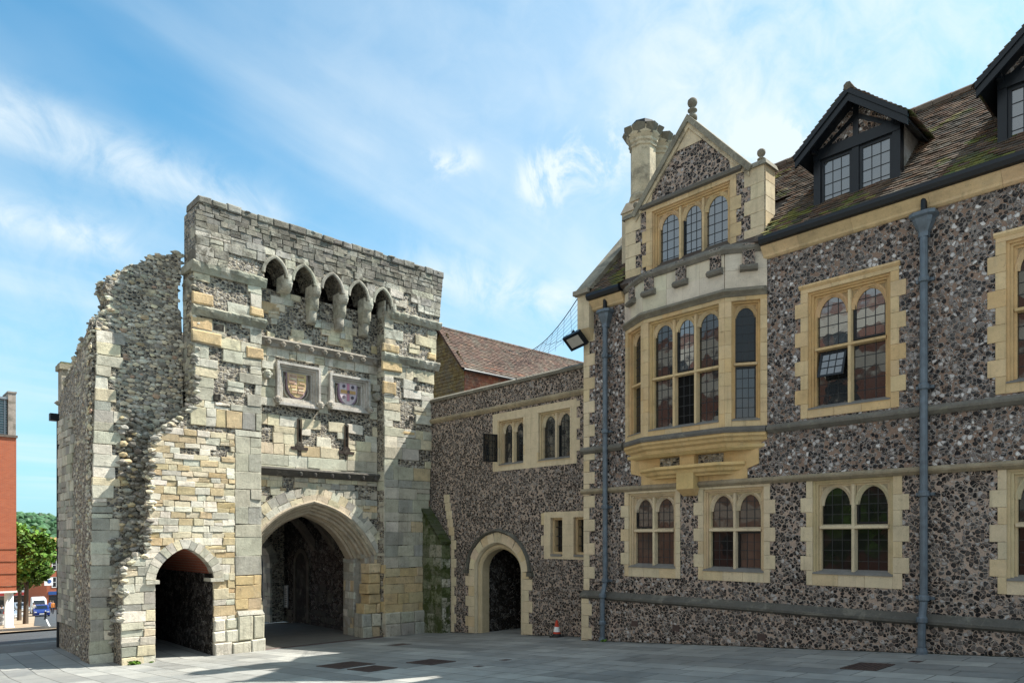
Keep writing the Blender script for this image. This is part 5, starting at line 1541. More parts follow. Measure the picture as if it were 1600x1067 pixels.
for s in (-1, 1):
    p0, p1 = (8.72 + s * 1.42, 7.40), (8.72, 9.0)
    dx, dz = p1[0] - p0[0], p1[1] - p0[1]; l = math.hypot(dx, dz); nx, nz_ = -dz / l * (1 if dx > 0 else -1), abs(dx) / l
    q = [(p0[0], p0[1]), (p1[0], p1[1]), (p1[0], p1[1] + .16), (p0[0] + nx * .12 , p0[1] + nz_ * .12)]
    mb.pl(FF, q, (), -.45, .09, (.24, .22, .17))
    q2 = [(a, z - .04) for a, z in q[:2]] + [(a, z) for a, z in (q[1], q[0])]
    mb.pl(FF, [(p0[0], p0[1] - .10), (p1[0], p1[1] - .12), (p1[0], p1[1]), (p0[0], p0[1])], (), -.4, .045, bathp())
for a0, a1 in ((6.92, 7.40), (10.04, 10.52)):
    mb.hexa([FF(a0, 7.44, .06), FF(a1, 7.44, .06), FF(a1, 7.44, -.46), FF(a0, 7.44, -.46), FF(a0 + .03, 7.54, .03), FF(a1 - .03, 7.54, .03), FF(a1 - .03, 7.54, -.43), FF(a0 + .03, 7.54, -.43)], (.27, .25, .2))
mb.build('coping', 'weathered', hall)
FB = [(.0, -.12), (.12, -.12), (.12, -.04), (.08, .0), (.065, .06), (.12, .09), (.12, .12), (.06, .15), (.05, .19), (.10, .23), (.125, .29), (.115, .36), (.07, .405), (.0, .42)]
for p, k in (((XF + .12, 8.72, 9.22), .86), ((XF + .2, 7.16, 7.60), .68), ((XF + .2, 10.28, 7.60), .68)):
    mb = MB(); mb.lathe(p, [(r * k, z * k) for r, z in FB], 14, (.20, .18, .14)); mb.build('ball_finial', 'weathered', hall, True)

# main roof, end coping, gable roof
mb = MB()
e = Vector((.7071, 0, .7071))
P0 = Vector((13.14, -4, 5.90))
gable_skip = lambda a, v: not (6.95 < a - 4 + .0 < 10.45 and v < 1.7)
tiles(mb, P0, (0, 1, 0), e, (-.7071, 0, .7071), 15.42, 3.9, p_roof, .10, .165, gable_skip)
mb.hexa([P0 + Vector((.02, 0, -.03)), P0 + Vector((.02, 15.4, -.03)), (15.9, 11.4, 8.63), (15.9, -4, 8.63), P0 + Vector((.1, 0, -.09)), P0 + Vector((.1, 15.4, -.09)), (15.9, 11.4, 8.5), (15.9, -4, 8.5)], (.08, .06, .05))
mb.hexa([(15.9, -4, 8.63), (15.9, 11.4, 8.63), (18.6, 11.4, 5.9), (18.6, -4, 5.9), (15.9, -4, 8.5), (15.9, 11.4, 8.5), (18.5, 11.4, 5.85), (18.5, -4, 5.85)], (.10, .07, .055))
for k in range(46): mb.tube([(15.9, -4 + k * .335, 8.66), (15.9, -4 + k * .335 + .32, 8.655)], .10, 7, vary((.14, .095, .07), .2))
for s in (-1, 1):     # roof of the gable running back into the main slope
    t = Vector((0, -s * 1.38, 1.5)).normalized()
    b0 = Vector((XF + .40, 8.72 + s * 1.38, 7.38))
    tiles(mb, b0, (1, 0, 0), t, (0, s * t.z, -s * t.y) if False else (0, s * abs(t.z), abs(t.y)), 2.4, 2.0, p_roof, .10, .165)
    mb.hexa([b0 - Vector((0, 0, .03)), b0 + Vector((2.6, 0, -.03)), (XF + 3, 8.72, 8.86), (XF + .4, 8.72, 8.86), b0 - Vector((0, 0, .1)), b0 + Vector((2.6, 0, -.1)), (XF + 3, 8.72, 8.78), (XF + .4, 8.72, 8.78)], (.08, .06, .05))
mb.build('roof', 'tile', hall)
mb = MB()
EC = FR(0, 11.42, 1, 0, -1)
mb.pl(EC, [(13.16, 5.92), (13.16, 6.08), (15.9, 8.90), (18.6, 6.2), (18.6, 5.9), (15.9, 8.60)], (), -.42, .04, (.30, .265, .20))
mb.pl(EC, [(13.30, 5.92), (15.9, 8.52), (15.9, 8.62), (13.2, 5.98)], (), -.3, .06, (.62, .59, .53))
mb.build('gable_coping', 'weathered', hall)
mb = MB()
mb.box(13.18, 13.5, 11.42, 11.79, 5.12, 5.95, bathp()); mb.hexa([(13.18, 11.42, 5.12), (13.5, 11.42, 5.12), (13.5, 11.79, 5.12), (13.18, 11.79, 5.12), (13.36, 11.44, 4.84), (13.5, 11.44, 4.84), (13.5, 11.77, 4.84), (13.36, 11.77, 4.84)], bath())
mb.box(13.08, 13.52, 11.38, 11.86, 5.95, 6.06, (.28, .25, .2))
mb.build('kneeler', 'bath', hall)

# chimney: row of octagonal shafts
mb = MB()
CS = (.50, .42, .29)
mb.box(13.95, 16.2, 10.28, 11.02, 5.8, 7.95, vary(CS, .05))
mb.hexa([(13.92, 10.25, 7.95), (16.23, 10.25, 7.95), (16.23, 11.05, 7.95), (13.92, 11.05, 7.95), (14.02, 10.36, 8.22), (16.1, 10.36, 8.22), (16.1, 10.95, 8.22), (14.02, 10.95, 8.22)], vary(CS, .05))
ch = mb.build('chimney', 'bath', hall)
for k, x in enumerate((14.3, 14.92, 15.54)):
    mb = MB(); r0 = math.pi / 8
    prof = [(.36, 8.18), (.36, 8.30), (.31, 8.38), (.31, 9.50), (.34, 9.52), (.34, 9.58), (.37, 9.62), (.36, 9.68), (.43, 9.78), (.44, 9.84), (.46, 9.92)]
    mb.lathe((x, 10.64, 0), [(0, 8.18)] + prof + [(.30, 9.96), (0, 9.96)], 8, vary((.50, .43, .31), .06), 0, r0)
    for q in range(8):
        t = r0 + q * math.pi / 4
        mb.hexa([(x + math.cos(t + d) * r, 10.64 + math.sin(t + d) * r, z) for z, rr in ((9.74, .41), (9.95, .53)) for d, r in ((-.36, rr * .88), (.0, rr), (.36, rr * .88), (0, rr * .5))], (.17, .155, .12))
    mb.build('chimney_shaft', 'weathered', ch)
mb = MB(); mb.lathe((14.3, 10.64, 9.90), [(0, 0), (.2, 0), (.2, .13), (.30, .15), (.28, .24), (0, .27)], 8, (.03, .05, .045)); mb.build('chimney_cap', 'black', ch)

# dormers
for i, ac in enumerate((5.32, 2.33)):
    mb = MB()
    DF = FR(13.6, 0, 0, 1, 1)
    hw = .77
    for a0, a1, z0, z1, d in ((ac - hw, ac - hw + .13, 6.08, 7.36, .03), (ac + hw - .13, ac + hw, 6.08, 7.36, .03), (ac - hw - .03, ac + hw + .03, 6.05, 6.22, .07), (ac - hw, ac + hw, 7.20, 7.40, .045), (ac - .06, ac + .06, 6.2, 7.22, .02)):
        mb.bx(DF, a0, a1, z0, z1, -.15, d)
    for s in (-1, 1):      # sash frames
        c0, c1 = sorted((ac + s * .06, ac + s * (hw - .13)))
        mb.pl(DF, R4(c0, c1, 6.22, 7.20), [R4(c0 + .055, c1 - .055, 6.28, 7.14)], -.1, -.005)
    mb.bx(DF, ac - .05, ac + .05, 7.38, 8.0, -.1, .012)
    for s in (-1, 1):
        mb.pl(DF, [(ac + s * .62, 7.40), (ac + s * .50, 7.40), (ac + s * .05, 7.70), (ac + s * .05, 7.80)], (), -.1, .01)
    for k in range(2):
        mb.bx(DF, ac - hw + .02 if k else ac + hw - .09, ac - hw + .09 if k else ac + hw - .02, 7.3, 7.38, -.1, .2)
    do = mb.build('dormer', 'black', hall)
    for s in (-1, 1):
        c0, c1 = sorted((ac + s * .115, ac + s * (hw - .185)))
        leaded(do, DF, c0, c1, 6.28, 7.14, -.03, 'glass_sky', False, 3, 4)
    mb = MB(); mb.pl(DF, [(ac - .74, 7.4), (ac + .74, 7.4), (ac, 8.05)], (), -.1, -.01); mb.build('gable_infill', 'flint_up', do)
    mb = MB()
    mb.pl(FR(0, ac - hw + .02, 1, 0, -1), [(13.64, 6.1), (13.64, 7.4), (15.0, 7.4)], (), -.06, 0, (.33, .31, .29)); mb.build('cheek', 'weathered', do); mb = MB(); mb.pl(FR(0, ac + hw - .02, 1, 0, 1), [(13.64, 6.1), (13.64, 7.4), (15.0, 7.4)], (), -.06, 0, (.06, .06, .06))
    mb.build('cheek', 'weathered', do)
    mb = MB()
    BF = FR(13.25, 0, 0, 1, 1)
    for s in (-1, 1):
        mb.pl(BF, [(ac, 8.13), (ac, 7.91), (ac + s * .99, 7.06), (ac + s * .99, 7.27)], (), -.05, .0)
        mb.pl(BF, [(ac, 8.15), (ac, 8.05), (ac + s * 1.0, 7.19), (ac + s * 1.0, 7.29)], (), -.05, .03)
        mb.hexa([(13.28, ac, 8.02), (15.8, ac, 8.02), (15.8, ac + s * .97, 7.18), (13.28, ac + s * .97, 7.18), (13.28, ac, 8.07), (15.8, ac, 8.07), (15.8, ac + s * .97, 7.23), (13.28, ac + s * .97, 7.23)])
    mb.build('bargeboard', 'black', do)
    mb = MB()
    for s in (-1, 1):
        t = Vector((0, -s * .98, .86)).normalized()
        tiles(mb, (13.22, ac + s * 1.03, 7.25), (1, 0, 0), t, (0, s * t.z, abs(t.y)), 2.6, 1.34, lambda a, v: vary(pick(((.12, .08, .06), 3), ((.16, .10, .07), 2), ((.09, .10, .04), 1)), .2), .10, .165)
    for k in range(8): mb.tube([(13.22 + k * .32, ac, 8.17), (13.22 + k * .32 + .31, ac, 8.165)], .075, 7, vary((.12, .09, .065), .2))
    mb.build('roof', 'tile', do)

# downpipes
for a, zt, label in ((4.08, 5.62, 'long downpipe between the right-hand windows'), (10.98, 5.60, 'downpipe beside the oriel')):
    zg = gz(a) - .05
    mb = MB()
    x = XF - .11
    zb = -1.05
    mb.tube([(x, a, 5.1), (x, a, zb), (x - .10, a, zb - .32), (x - .10, a, zg)], .062, 10)
    for z in (4.35, 2.55, .75, -1.0, -1.36, -2.0): 
        xx = x if z > -1.1 else x - .10
        if z > zg + .1: mb.lathe((xx, a, z), [(0, -.05), (.072, -.05), (.088, -.035), (.088, .03), (.078, .05), (0, .05)], 10)
        if z > -1.1: mb.bx(FF, a - .14, a + .14, z - .025, z + .025, .0, .06)
    mb.lathe((x - .1, a, zg), [(0, 0), (.09, 0), (.09, .10), (.075, .16), (0, .16)], 10)
    dp = mb.build('downpipe', 'lead_pipe', hall); dp['label'] = label
    mb = MB()
    V = [(.20, zt - .16), (.20, zt - .22), (.155, zt - .25), (.14, zt - .32), (.075, zt - .48), (.075, zt - .56)]
    st = []
    for r, z in V: st.append([(x - .5 * r, a - r, z), (x - r * .8, a - r * .6, z), (x - r * .8, a + r * .6, z), (x - .5 * r, a + r, z), (x + min(r, .1), a + r, z), (x + min(r, .1), a - r, z)])
    mb.sweep(st, [0] * 6)
    mb.build('hopper', 'lead_pipe', dp)
    mb = MB(); mb.tube([(x + .0, a, zt + .2), (x + .0, a, zt - .2)], .05, 8); mb.build('outlet', 'black', dp)

# floodlight on the corner
fl = thing('floodlight', 'square black floodlight with pale face hung off the corner of the gabled building', 'floodlight', (13.2, 11.9, 4.9))
n_ = Vector((-.62, -.18, -.70)).normalized(); u_ = Vector((-.10, 1, -.22)); u_ = (u_ - n_ * u_.dot(n_)).normalized(); v_ = n_.cross(u_)
c_ = Vector((13.05, 11.74, 4.83))
mb = MB()
def ob(mb, hu, hv, d0, d1, s2=1.0, mi=0):
    mb.hexa([c_ + u_ * a + v_ * b + n_ * d0 for a, b in ((-hu, -hv), (hu, -hv), (hu, hv), (-hu, hv))] + [c_ + u_ * a * s2 + v_ * b * s2 + n_ * d1 for a, b in ((-hu, -hv), (hu, -hv), (hu, hv), (-hu, hv))], W1, mi)
ob(mb, .26, .20, .03, -.06); ob(mb, .20, .15, -.06, -.16, .7)
for k in range(5): ob(mb, .02, .2, -.06, -.19)
mb.build('housing', 'black', fl)
mb = MB(); ob(mb, .18, .13, .028, .036); mb.build('lens', 'lens', fl)
mb = MB(); mb.tube([c_ - n_ * .1, (13.2, 11.72, 5.0), (13.34, 11.72, 5.04)], .03, 6); mb.box(13.24, 13.38, 11.66, 11.78, 4.92, 5.2); mb.build('bracket', 'black', fl)

# bird net slung from the corner to the tiled roof
mb = MB()
A_, B_ = Vector((13.3, 11.9, 5.95)), Vector((19.5, 21.2, 7.6))
top_ = [A_.lerp(B_, t) - Vector((0, 0, 1.1 * 4 * t * (1 - t) * .55)) for t in [k / 16 for k in range(17)]]
C_, D_ = Vector((13.5, 11.95, 5.2)), Vector((18.6, 21.6, 6.9))
bot_ = [C_.lerp(D_, t) - Vector((0, 0, .5 * 4 * t * (1 - t))) for t in [k / 16 for k in range(17)]]
mb.tube(top_, .012, 5)
for k in range(1, 7):
    f = k / 7
    mb.tube([p.lerp(q, f) for p, q in zip(top_, bot_)], .0045, 3)
for k in range(0, 17): mb.tube([top_[k], bot_[k]], .0045, 3)
mb.tube([Vector((13.1, 12.0, 4.95)), Vector((14.6, 14.2, 5.5)), top_[6]], .005, 4)
tag(mb.build('bird_net', 'net'), 'fine dark netting slung from the building corner over the wing to the tiled roof', 'netting')

# traffic cone
tc_ = thing('traffic_cone', 'small red and white traffic cone with dark base standing against the flint wing', 'traffic cone', (13.74, 13.02, gz(13.02)))
L3 = tc_.location
mb = MB(); mb.box(L3.x - .14, L3.x + .14, L3.y - .14, L3.y + .14, L3.z, L3.z + .035); mb.lathe(L3, [(0, .03), (.125, .03), (.10, .10), (0, .10)], 14); mb.build('base', 'rubber', tc_)
mb = MB(); mb.lathe(L3, [(0, .095), (.10, .095), (.088, .15), (.0, .15)], 16); mb.lathe(L3, [(0, .28), (.06, .28), (.026, .44), (.018, .455), (0, .455)], 16); mb.build('body', 'cone_red', tc_)
mb = MB(); mb.lathe(L3, [(0, .15), (.09, .15), (.06, .28), (0, .28)], 16); mb.build('white_sleeve', 'white', tc_)

# covers and gratings set in the paving
def cover(x0, x1, y0, y1, label, kind, cat, grate=True):
    mb = MB()
    def q(x, y, h): return (x, y, gz(y) + .006 + h)
    if not grate:
        mb.hexa([q(x0, y0, -.01), q(x1, y0, -.01), q(x1, y1, -.01), q(x0, y1, -.01), q(x0, y0, .004), q(x1, y0, .004), q(x1, y1, .004), q(x0, y1, .004)])
    else:
        for xa, xb, ya, yb in ((x0, x1, y0, y0 + .04), (x0, x1, y1 - .04, y1), (x0, x0 + .04, y0 + .04, y1 - .04), (x1 - .04, x1, y0 + .04, y1 - .04)):
            mb.hexa([q(xa, ya, -.01), q(xb, ya, -.01), q(xb, yb, -.01), q(xa, yb, -.01), q(xa, ya, .012), q(xb, ya, .012), q(xb, yb, .012), q(xa, yb, .012)])
        mb.hexa([q(x0, y0, -.01), q(x1, y0, -.01), q(x1, y1, -.01), q(x0, y1, -.01), q(x0, y0, .003), q(x1, y0, .003), q(x1, y1, .003), q(x0, y1, .003)])
        n = int((y1 - y0) / .07)
        for k in range(1, n):
            y = y0 + (y1 - y0) * k / n
            mb.hexa([q(x0 + .03, y - .016, 0), q(x1 - .03, y - .016, 0), q(x1 - .03, y + .016, 0), q(x0 + .03, y + .016, 0), q(x0 + .03, y - .016, .010), q(x1 - .03, y - .016, .010), q(x1 - .03, y + .016, .010), q(x0 + .03, y + .016, .010)])
    return tag(mb.build(kind, 'iron'), label, cat, 'metal covers set in the paving')
cover(7.12, 7.95, 12.65, 13.6, 'brown iron grating, further left of the two lying side by side before the big arch', 'drain_grating', 'grating')
cover(7.15, 7.78, 11.6, 12.4, 'brown iron grating, nearer one of the two lying side by side before the big arch', 'drain_grating', 'grating')
cover(8.36, 8.98, 11.3, 12.15, 'brown iron grating with a pale edge, right of the side-by-side pair', 'drain_grating', 'grating')
cover(10.96, 11.72, 4.0, 4.52, 'brown iron grating on the paving in front of the long downpipe', 'drain_grating', 'grating')
cover(10.55, 11.02, 15.75, 16.2, 'small dark cover in front of the ochre tower foot', 'cover_plate', 'drain cover', False)
cover(8.6, 8.75, 10.15, 10.32, 'small square cover in mid paving, nearer of two tiny ones', 'cover_plate', 'drain cover', False)
cover(9.5, 9.68, 10.4, 10.58, 'tiny square cover in mid paving, farther of two tiny ones', 'cover_plate', 'drain cover', False)
cover(12.1, 12.28, 3.78, 3.95, 'small cover close to the flint plinth beside the downpipe foot', 'cover_plate', 'drain cover', False)
weed((13.14, 10.9, gz(10.9) + .0), .10, 60, 'small weeds at the foot of the downpipe beside the oriel')

# ------------------------------------------------------------------ the street down the hill, left of the gatehouse
def at(u, v, Y):
    X = (u - 800) / 1117 * Y; Z = -(v - 841) / 1117 * Y
    return Vector((X * .73188 + Y * .68143, -X * .68143 + Y * .73188, Z))


bb = thing('modern_brick_building', 'modern red brick block raised on a white column, green glazed top storey', 'building', (4.0, 62.0, -6.5))
mb = MB()
mb.box(-9, 8.35, 57.8, 78, -3.5, 6.75)
mb.build('wall', 'brick', bb)
mb = MB(); mb.box(-9, 8.4, 57.75, 58.2, -3.62, -3.5, (.5, .5, .5)); mb.box(-9, 8.3, 58.2, 78, -3.62, -3.5); mb.build('soffit', 'white', bb)
mb = MB()
for k in range(4): mb.box(-9, 8.352, 57.77, 57.8, -3.2 + k * .82, -3.16 + k * .82, (.12, .05, .03))
mb.box(-9, 8.42, 57.72, 58.0, 6.75, 6.9, (.15, .12, .1))
mb.build('brick_band', 'weathered', bb)
mb = MB(); mb.box(-9, 7.9, 58.3, 77, 6.9, 9.3, W1, 0)
for k in range(14): mb.box(-9, 7.9, 58.22, 58.3, 7.0 + k * .17, 7.05 + k * .17, W1, 1)
for k in range(16): mb.box(7.72 - k * .9, 7.80 - k * .9, 58.15, 58.3, 6.9, 9.3, W1, 1)
mb.build('glazing', ['glass_green', 'steel'], bb)
mb = MB(); mb.box(-9, 7.9, 58.0, 77.5, 9.3, 9.45); mb.build('roof', 'steel', bb)
mb = MB(); mb.box(7.92, 8.35, 57.95, 60, 6.9, 9.75, (.34, .29, .25)); mb.box(7.88, 8.4, 57.9, 60.05, 9.75, 9.85, (.3, .27, .24)); mb.build('parapet', 'weathered', bb)
mb = MB(); mb.box(6.2, 7.35, 57.77, 57.9, 5.45, 6.5, W1, 0); mb.box(5.4, 6.5, 57.77, 57.9, 1.6, 3.0, W1, 0); mb.build('window', 'glass', bb)
for x in (8.0, 2.5, -3.0):
    mb = MB(); z = gz(58.3) + .1; mb.lathe((x, 58.3, z), [(0, 0), (.33, 0), (.33, .05), (.26, .08), (.26, -3.6 - z), (0, -3.6 - z)], 20); mb.build('column', 'white', bb, True)


def leaftree(name, label, base, h, r, n, leafm='leaf', trunk=.22, sq=.9, cz=.62, leaf=.22):
    t = thing(name, label, 'tree', base, 'street trees')
    b = Vector(base)
    mb = MB()
    mb.tube([b, b + Vector((.05, .05, h * .25)), b + Vector((.1, 0, h * .5)), b + Vector((.0, .1, h * .8))], [trunk, trunk * .8, trunk * .6, trunk * .2], 9)
    tips = []
    for k in range(9):
        a = k * 2.4; z = h * random.uniform(.32, .6)
        e = b + Vector((math.cos(a) * r * .75, math.sin(a) * r * .75, z + h * random.uniform(.1, .3)))
        mb.tube([b + Vector((.05, 0, z)), (b + Vector((0, 0, z))).lerp(e, .5) + Vector((0, 0, .2)), e], [trunk * .4, trunk * .25, trunk * .08], 6)
    mb.build('trunk', 'bark', t)
    mb = MB()
    cl_ = []
    for k in range(46):
        d = Vector((random.gauss(0, 1), random.gauss(0, 1), random.gauss(0, 1))).normalized() * random.uniform(.45, 1.0)
        cl_.append((b + Vector((d.x * r, d.y * r, h * cz + d.z * r * sq)), random.uniform(.22, .42) * r * .75, random.uniform(.6, 1.45)))
    for k in range(n):
        c, rr, br = random.choice(cl_)
        d = Vector((random.gauss(0, 1), random.gauss(0, 1), random.gauss(0, .8))); d = d.normalized() * rr * random.uniform(.5, 1.05)
        p = c + d; s = leaf * random.uniform(.6, 1.3)
        u = Vector((jit(1), jit(1), jit(.6))).normalized() * s; v = u.cross(Vector((jit(1), jit(1), jit(1)))).normalized() * s * .6
        mb.poly([p - u, p - u * .2 + v, p + u, p - u * .2 - v], vary((br, br, br * .8), .25, .12))
    mb.build('crown', leafm, t)
    return t


p = at(40, 900, 62)
leaftree('street_tree', 'leafy green street tree beside the corner of the brick block', (p.x, p.y, gz(p.y) + .1), 9.0, 3.0, 6200, cz=.66)
p = at(30, 900, 74)
leaftree('street_tree', 'darker street tree half behind the brick block', (p.x, p.y, gz(p.y) + .1), 8.4, 2.8, 2600, cz=.66)

# wooded hill beyond the town
mb = MB()
N = 46
def hz_(i, j):
    x = 40 + i * 14.0; y = 420 + j * 16.0
    base = -26 + 41 * math.exp(-((x - 175) / 260) ** 2) * min(1, max(0, (y - 400) / 260)) ** .8
    return (x - 60, y, base + 7 * noise.noise(Vector((x * .02, y * .02, 1))))
V = [hz_(i, j) for i in range(N) for j in range(N)]
mb.faces(V, [(i * N + j, (i + 1) * N + j, (i + 1) * N + j + 1, i * N + j + 1) for i in range(N - 1) for j in range(N - 1)], (.8, .9, .8))
struct(mb.build('hill', 'wood_leaf'))
mb = MB()
for k in range(2600):
    i, j = random.uniform(4, 26), random.uniform(1, 30)
    q = hz_(i, j); br = random.uniform(.55, 1.5)
    mb.rock((q[0], q[1], q[2] + 2.2), random.uniform(2.2, 4.6), (br, br, br * .9), 0, (1, 1, .9))
wd = mb.build('far_wood', 'wood_leaf'); wd['kind'] = 'stuff'
tag(wd, 'dark green wooded hillside above the far end of the street', 'wood')


# street houses
def house(name, label, c, w_, dpt, hgt, roof_h, wallm, roofc, rows, cols, shop=None, yaw=.16):
    """c: foot of the front left corner seen from the gate; front faces the viewer"""
    t = thing(name, label, 'house', c, 'houses down the street')
    ca, sa = math.cos(yaw), math.sin(yaw)
    fr = lambda a, z, d=0.: (c[0] + a * ca + d * sa, c[1] + a * sa * 0 + a * -sa + -d * ca, c[2] + z)
    mb = MB(); mb.bx(fr, 0, w_, -1, hgt, -dpt, 0); mb.build('wall', wallm, t)
    mb = MB()
    mb.hexa([fr(-.2, hgt, .3), fr(w_ + .2, hgt, .3), fr(w_ + .2, hgt, -dpt - .3), fr(-.2, hgt, -dpt - .3), fr(-.2, hgt + roof_h, -dpt / 2 + .05), fr(w_ + .2, hgt + roof_h, -dpt / 2 + .05), fr(w_ + .2, hgt + roof_h, -dpt / 2 - .05), fr(-.2, hgt + roof_h, -dpt / 2 - .05)], roofc)
    rf = mb.build('roof', 'tile', t)
    mb = MB(); mb.bx(fr, w_ * .8, w_ * .8 + .9, hgt + roof_h * .5, hgt + roof_h + 1.0, -dpt / 2 - .4, -dpt / 2 + .4); mb.build('chimney', 'brick', rf)
    for r in range(rows):
        for k in range(cols):
            a = w_ * (k + .5) / cols; z = 3.5 + r * 2.7
            mb = MB(); mb.pl(fr, [(a - .6, z), (a + .6, z), (a + .6, z + 1.7), (a - .6, z + 1.7)], [[(a - .5, z + .1), (a + .5, z + .1), (a + .5, z + 1.6), (a - .5, z + 1.6)]], -.1, .06)
            mb.bx(fr, a - .03, a + .03, z, z + 1.7, -.08, .05); mb.bx(fr, a - .55, a + .55, z + .82, z + .88, -.08, .05)
            wn = mb.build('window', 'white', t)
            mb = MB(); mb.bx(fr, a - .52, a + .52, z + .05, z + 1.65, -.1, .01); mb.build('pane', 'glass', wn)
    mb = MB(); mb.bx(fr, .3, w_ - .3, .2, 2.3, -.1, .05, W1, 0); mb.bx(fr, .2, w_ - .2, 2.4, 2.9, -.1, .12, W1, 1)
    mb.build('shopfront', ['glass', shop or 'slate'], t)
    return t


M['blue'] = plain('shop_blue', (.03, .09, .28), .5); M['wine'] = plain('shop_red', (.30, .04, .04), .5); M['cblue'] = plain('car_blue', (.012, .03, .17), .25, .6, .2, .05)
M['cwhite'] = plain('van_white', (.72, .73, .75), .3, .5, 0, .03); M['csil'] = plain('car_silver', (.35, .38, .42), .3, .5, .5, .05); M['lamp'] = plain('lamp_glass', (.7, .7, .65), .1)
p = at(50, 938, 150); house('street_house', 'pale grey house with white windows at the far end of the street', (p.x, p.y, gz(p.y)), 4.6, 8, 8.4, 2.2, 'render_grey', (.13, .12, .13), 2, 2, 'slate')
p = at(66, 945, 132); house('street_house', 'cream house between the pale grey and the red brick houses', (p.x, p.y, gz(p.y)), 2.6, 8, 8.2, 2.4, 'render', (.42, .19, .08), 2, 1, 'wine')
p = at(73, 948, 112); house('street_house', 'red brick house with blue shopfront beside the gatehouse edge', (p.x, p.y, gz(p.y)), 5, 9, 9.0, 2.4, 'brick', (.42, .20, .09), 2, 2, 'blue')
p = at(26, 938, 150); house('street_house', 'dim brick house under the street trees', (p.x, p.y, gz(p.y)), 3.6, 8, 8.0, 2.5, 'brick', (.16, .10, .08), 2, 2, 'slate')
p = at(-20, 938, 120); house('street_house', 'pale house seen under the raised brick block', (p.x, p.y, gz(p.y)), 6, 8, 7.0, 2.0, 'render_grey', (.2, .12, .09), 1, 3, 'wine')

# hanging sign
hs = thing('hanging_sign', 'square pale blue and white sign hanging off the red brick house', 'sign', tuple(at(78, 908, 108)))
c = at(76, 908, 108)
mb = MB(); mb.box(c.x - .55, c.x + .55, c.y - .05, c.y + .05, c.z - .6, c.z + .6); mb.build('board', 'white', hs)
mb = MB(); mb.pl(FR(0, c.y - .05, 1, 0, -1), [(c.x + .08 + .28 * math.cos(k * math.pi / 6), c.z + .0 + .3 * math.sin(k * math.pi / 6)) for k in range(12)], (), -.01, .02); mb.build('emblem', 'blue', hs)
mb = MB(); mb.tube([(c.x - .6, c.y, c.z + .66), (c.x + 1.2, c.y, c.z + .66)], .04, 6); mb.build('bracket', 'black', hs)


def car(name, label, cat, pos, yaw, paint, van=False):
    t = thing(name, label, cat, tuple(pos), 'vehicles in the street')
    ca, sa = math.cos(yaw), math.sin(yaw)
    def fr(a, z, d=0.): return (pos[0] + a * ca - d * sa, pos[1] + a * sa + d * ca, pos[2] + z)
    L, W, H = (4.9, .95, 2.2) if van else (4.1, .86, 1.46)
    if van: side = [(-L / 2, .35), (L / 2, .35), (L / 2, .95), (L / 2 - .5, 1.15), (L / 2 - 1.3, 2.0), (L / 2 - 1.6, H), (-L / 2, H)]
    else: side = [(-L / 2, .32), (L / 2, .30), (L / 2 + .05, .62), (L / 2 - .15, .80), (L / 2 - 1.05, .96), (L / 2 - 1.75, 1.38), (L / 2 - 2.2, H), (-L / 2 + .9, H - .03), (-L / 2 + .15, 1.0), (-L / 2, .85)]
    mb = MB()
    st = []
    for u in (-1, -.93, -.8, .8, .93, 1):
        k = 1 if abs(u) < .85 else (.985 if abs(u) < .95 else .95)
        st.append([fr(a * k, .3 + (z - .3) * (1 if z < 1 else (k if abs(u) < .95 else .93)), u * W * (1 if z < 1 else .86)) for a, z in side])
    mb.sweep(st, side); mb.build('body', paint, t)
    mb = MB()
    if van: mb.pl(lambda a, z, d: fr(L / 2 - 1.3 + (2.0 - z) * .94 + d, z, a), [(-.70, 1.22), (.70, 1.22), (.64, 1.95), (-.64, 1.95)], (), -.05, .02)
    else: mb.pl(lambda a, z, d: fr(L / 2 - 1.08 - (z - .97) * 1.68 + d, z, a), [(-.66, 1.0), (.66, 1.0), (.58, 1.37), (-.58, 1.37)], (), -.05, .025)
    mb.build('windscreen', 'glass_car', t)
    for s in (-1, 1):
        mb = MB(); e = L / 2 + (.0 if van else .03)
        mb.pl(lambda a, z, d: fr(e + d - .06, z, a), [(s * W * .62, .62), (s * W * .9, .64), (s * W * .9, .78), (s * W * .62, .74)], (), -.05, .05); mb.build('headlight', 'lamp', t)
    mb = MB(); mb.pl(lambda a, z, d: fr(L / 2 + .03 + d - .02, z, a), R4(-.26, .26, .42, .53), (), -.03, .03); mb.build('number_plate', 'white', t)
    for sx in (-1, 1):
        for sy in (-1, 1):
            x = sx * L * .31
            mb = MB()
            pr = [(.22, -.1), (.31, -.1), (.33, -.06), (.33, .06), (.31, .1), (.22, .1)]
            st = [[fr(x + r * math.cos(q * math.pi / 8), .33 + r * math.sin(q * math.pi / 8), sy * (W - .1) + o) for r, o in pr] for q in range(16)]
            mb.sweep(st, pr, closed=True); wh = mb.build('wheel', 'rubber', t)
            mb = MB(); mb.pl(lambda a, z, d: fr(x + a, .33 + z, sy * (W - .09) + d * sy), [(.21 * math.cos(q * math.pi / 6), .21 * math.sin(q * math.pi / 6)) for q in range(12)], (), -.03, .03); mb.build('rim', 'csil', wh)
    return t


def on(u, Y): q = at(u, 900, Y); return Vector((q.x, q.y, gz(q.y) + .01))


cy = -math.pi / 2 - .12
car('parked_car', 'dark blue car facing the viewer at the head of the queue down the street', 'car', on(64, 91), cy, 'cblue')
car('delivery_van', 'white van close behind the dark blue car', 'van', on(60.5, 99), cy, 'cwhite', True)
car('parked_car', 'silver car at the left kerb under the trees', 'car', on(31, 108), cy + .2, 'csil')
car('parked_car', 'pale car under the raised brick block', 'car', on(7, 84), cy + .6, 'csil')


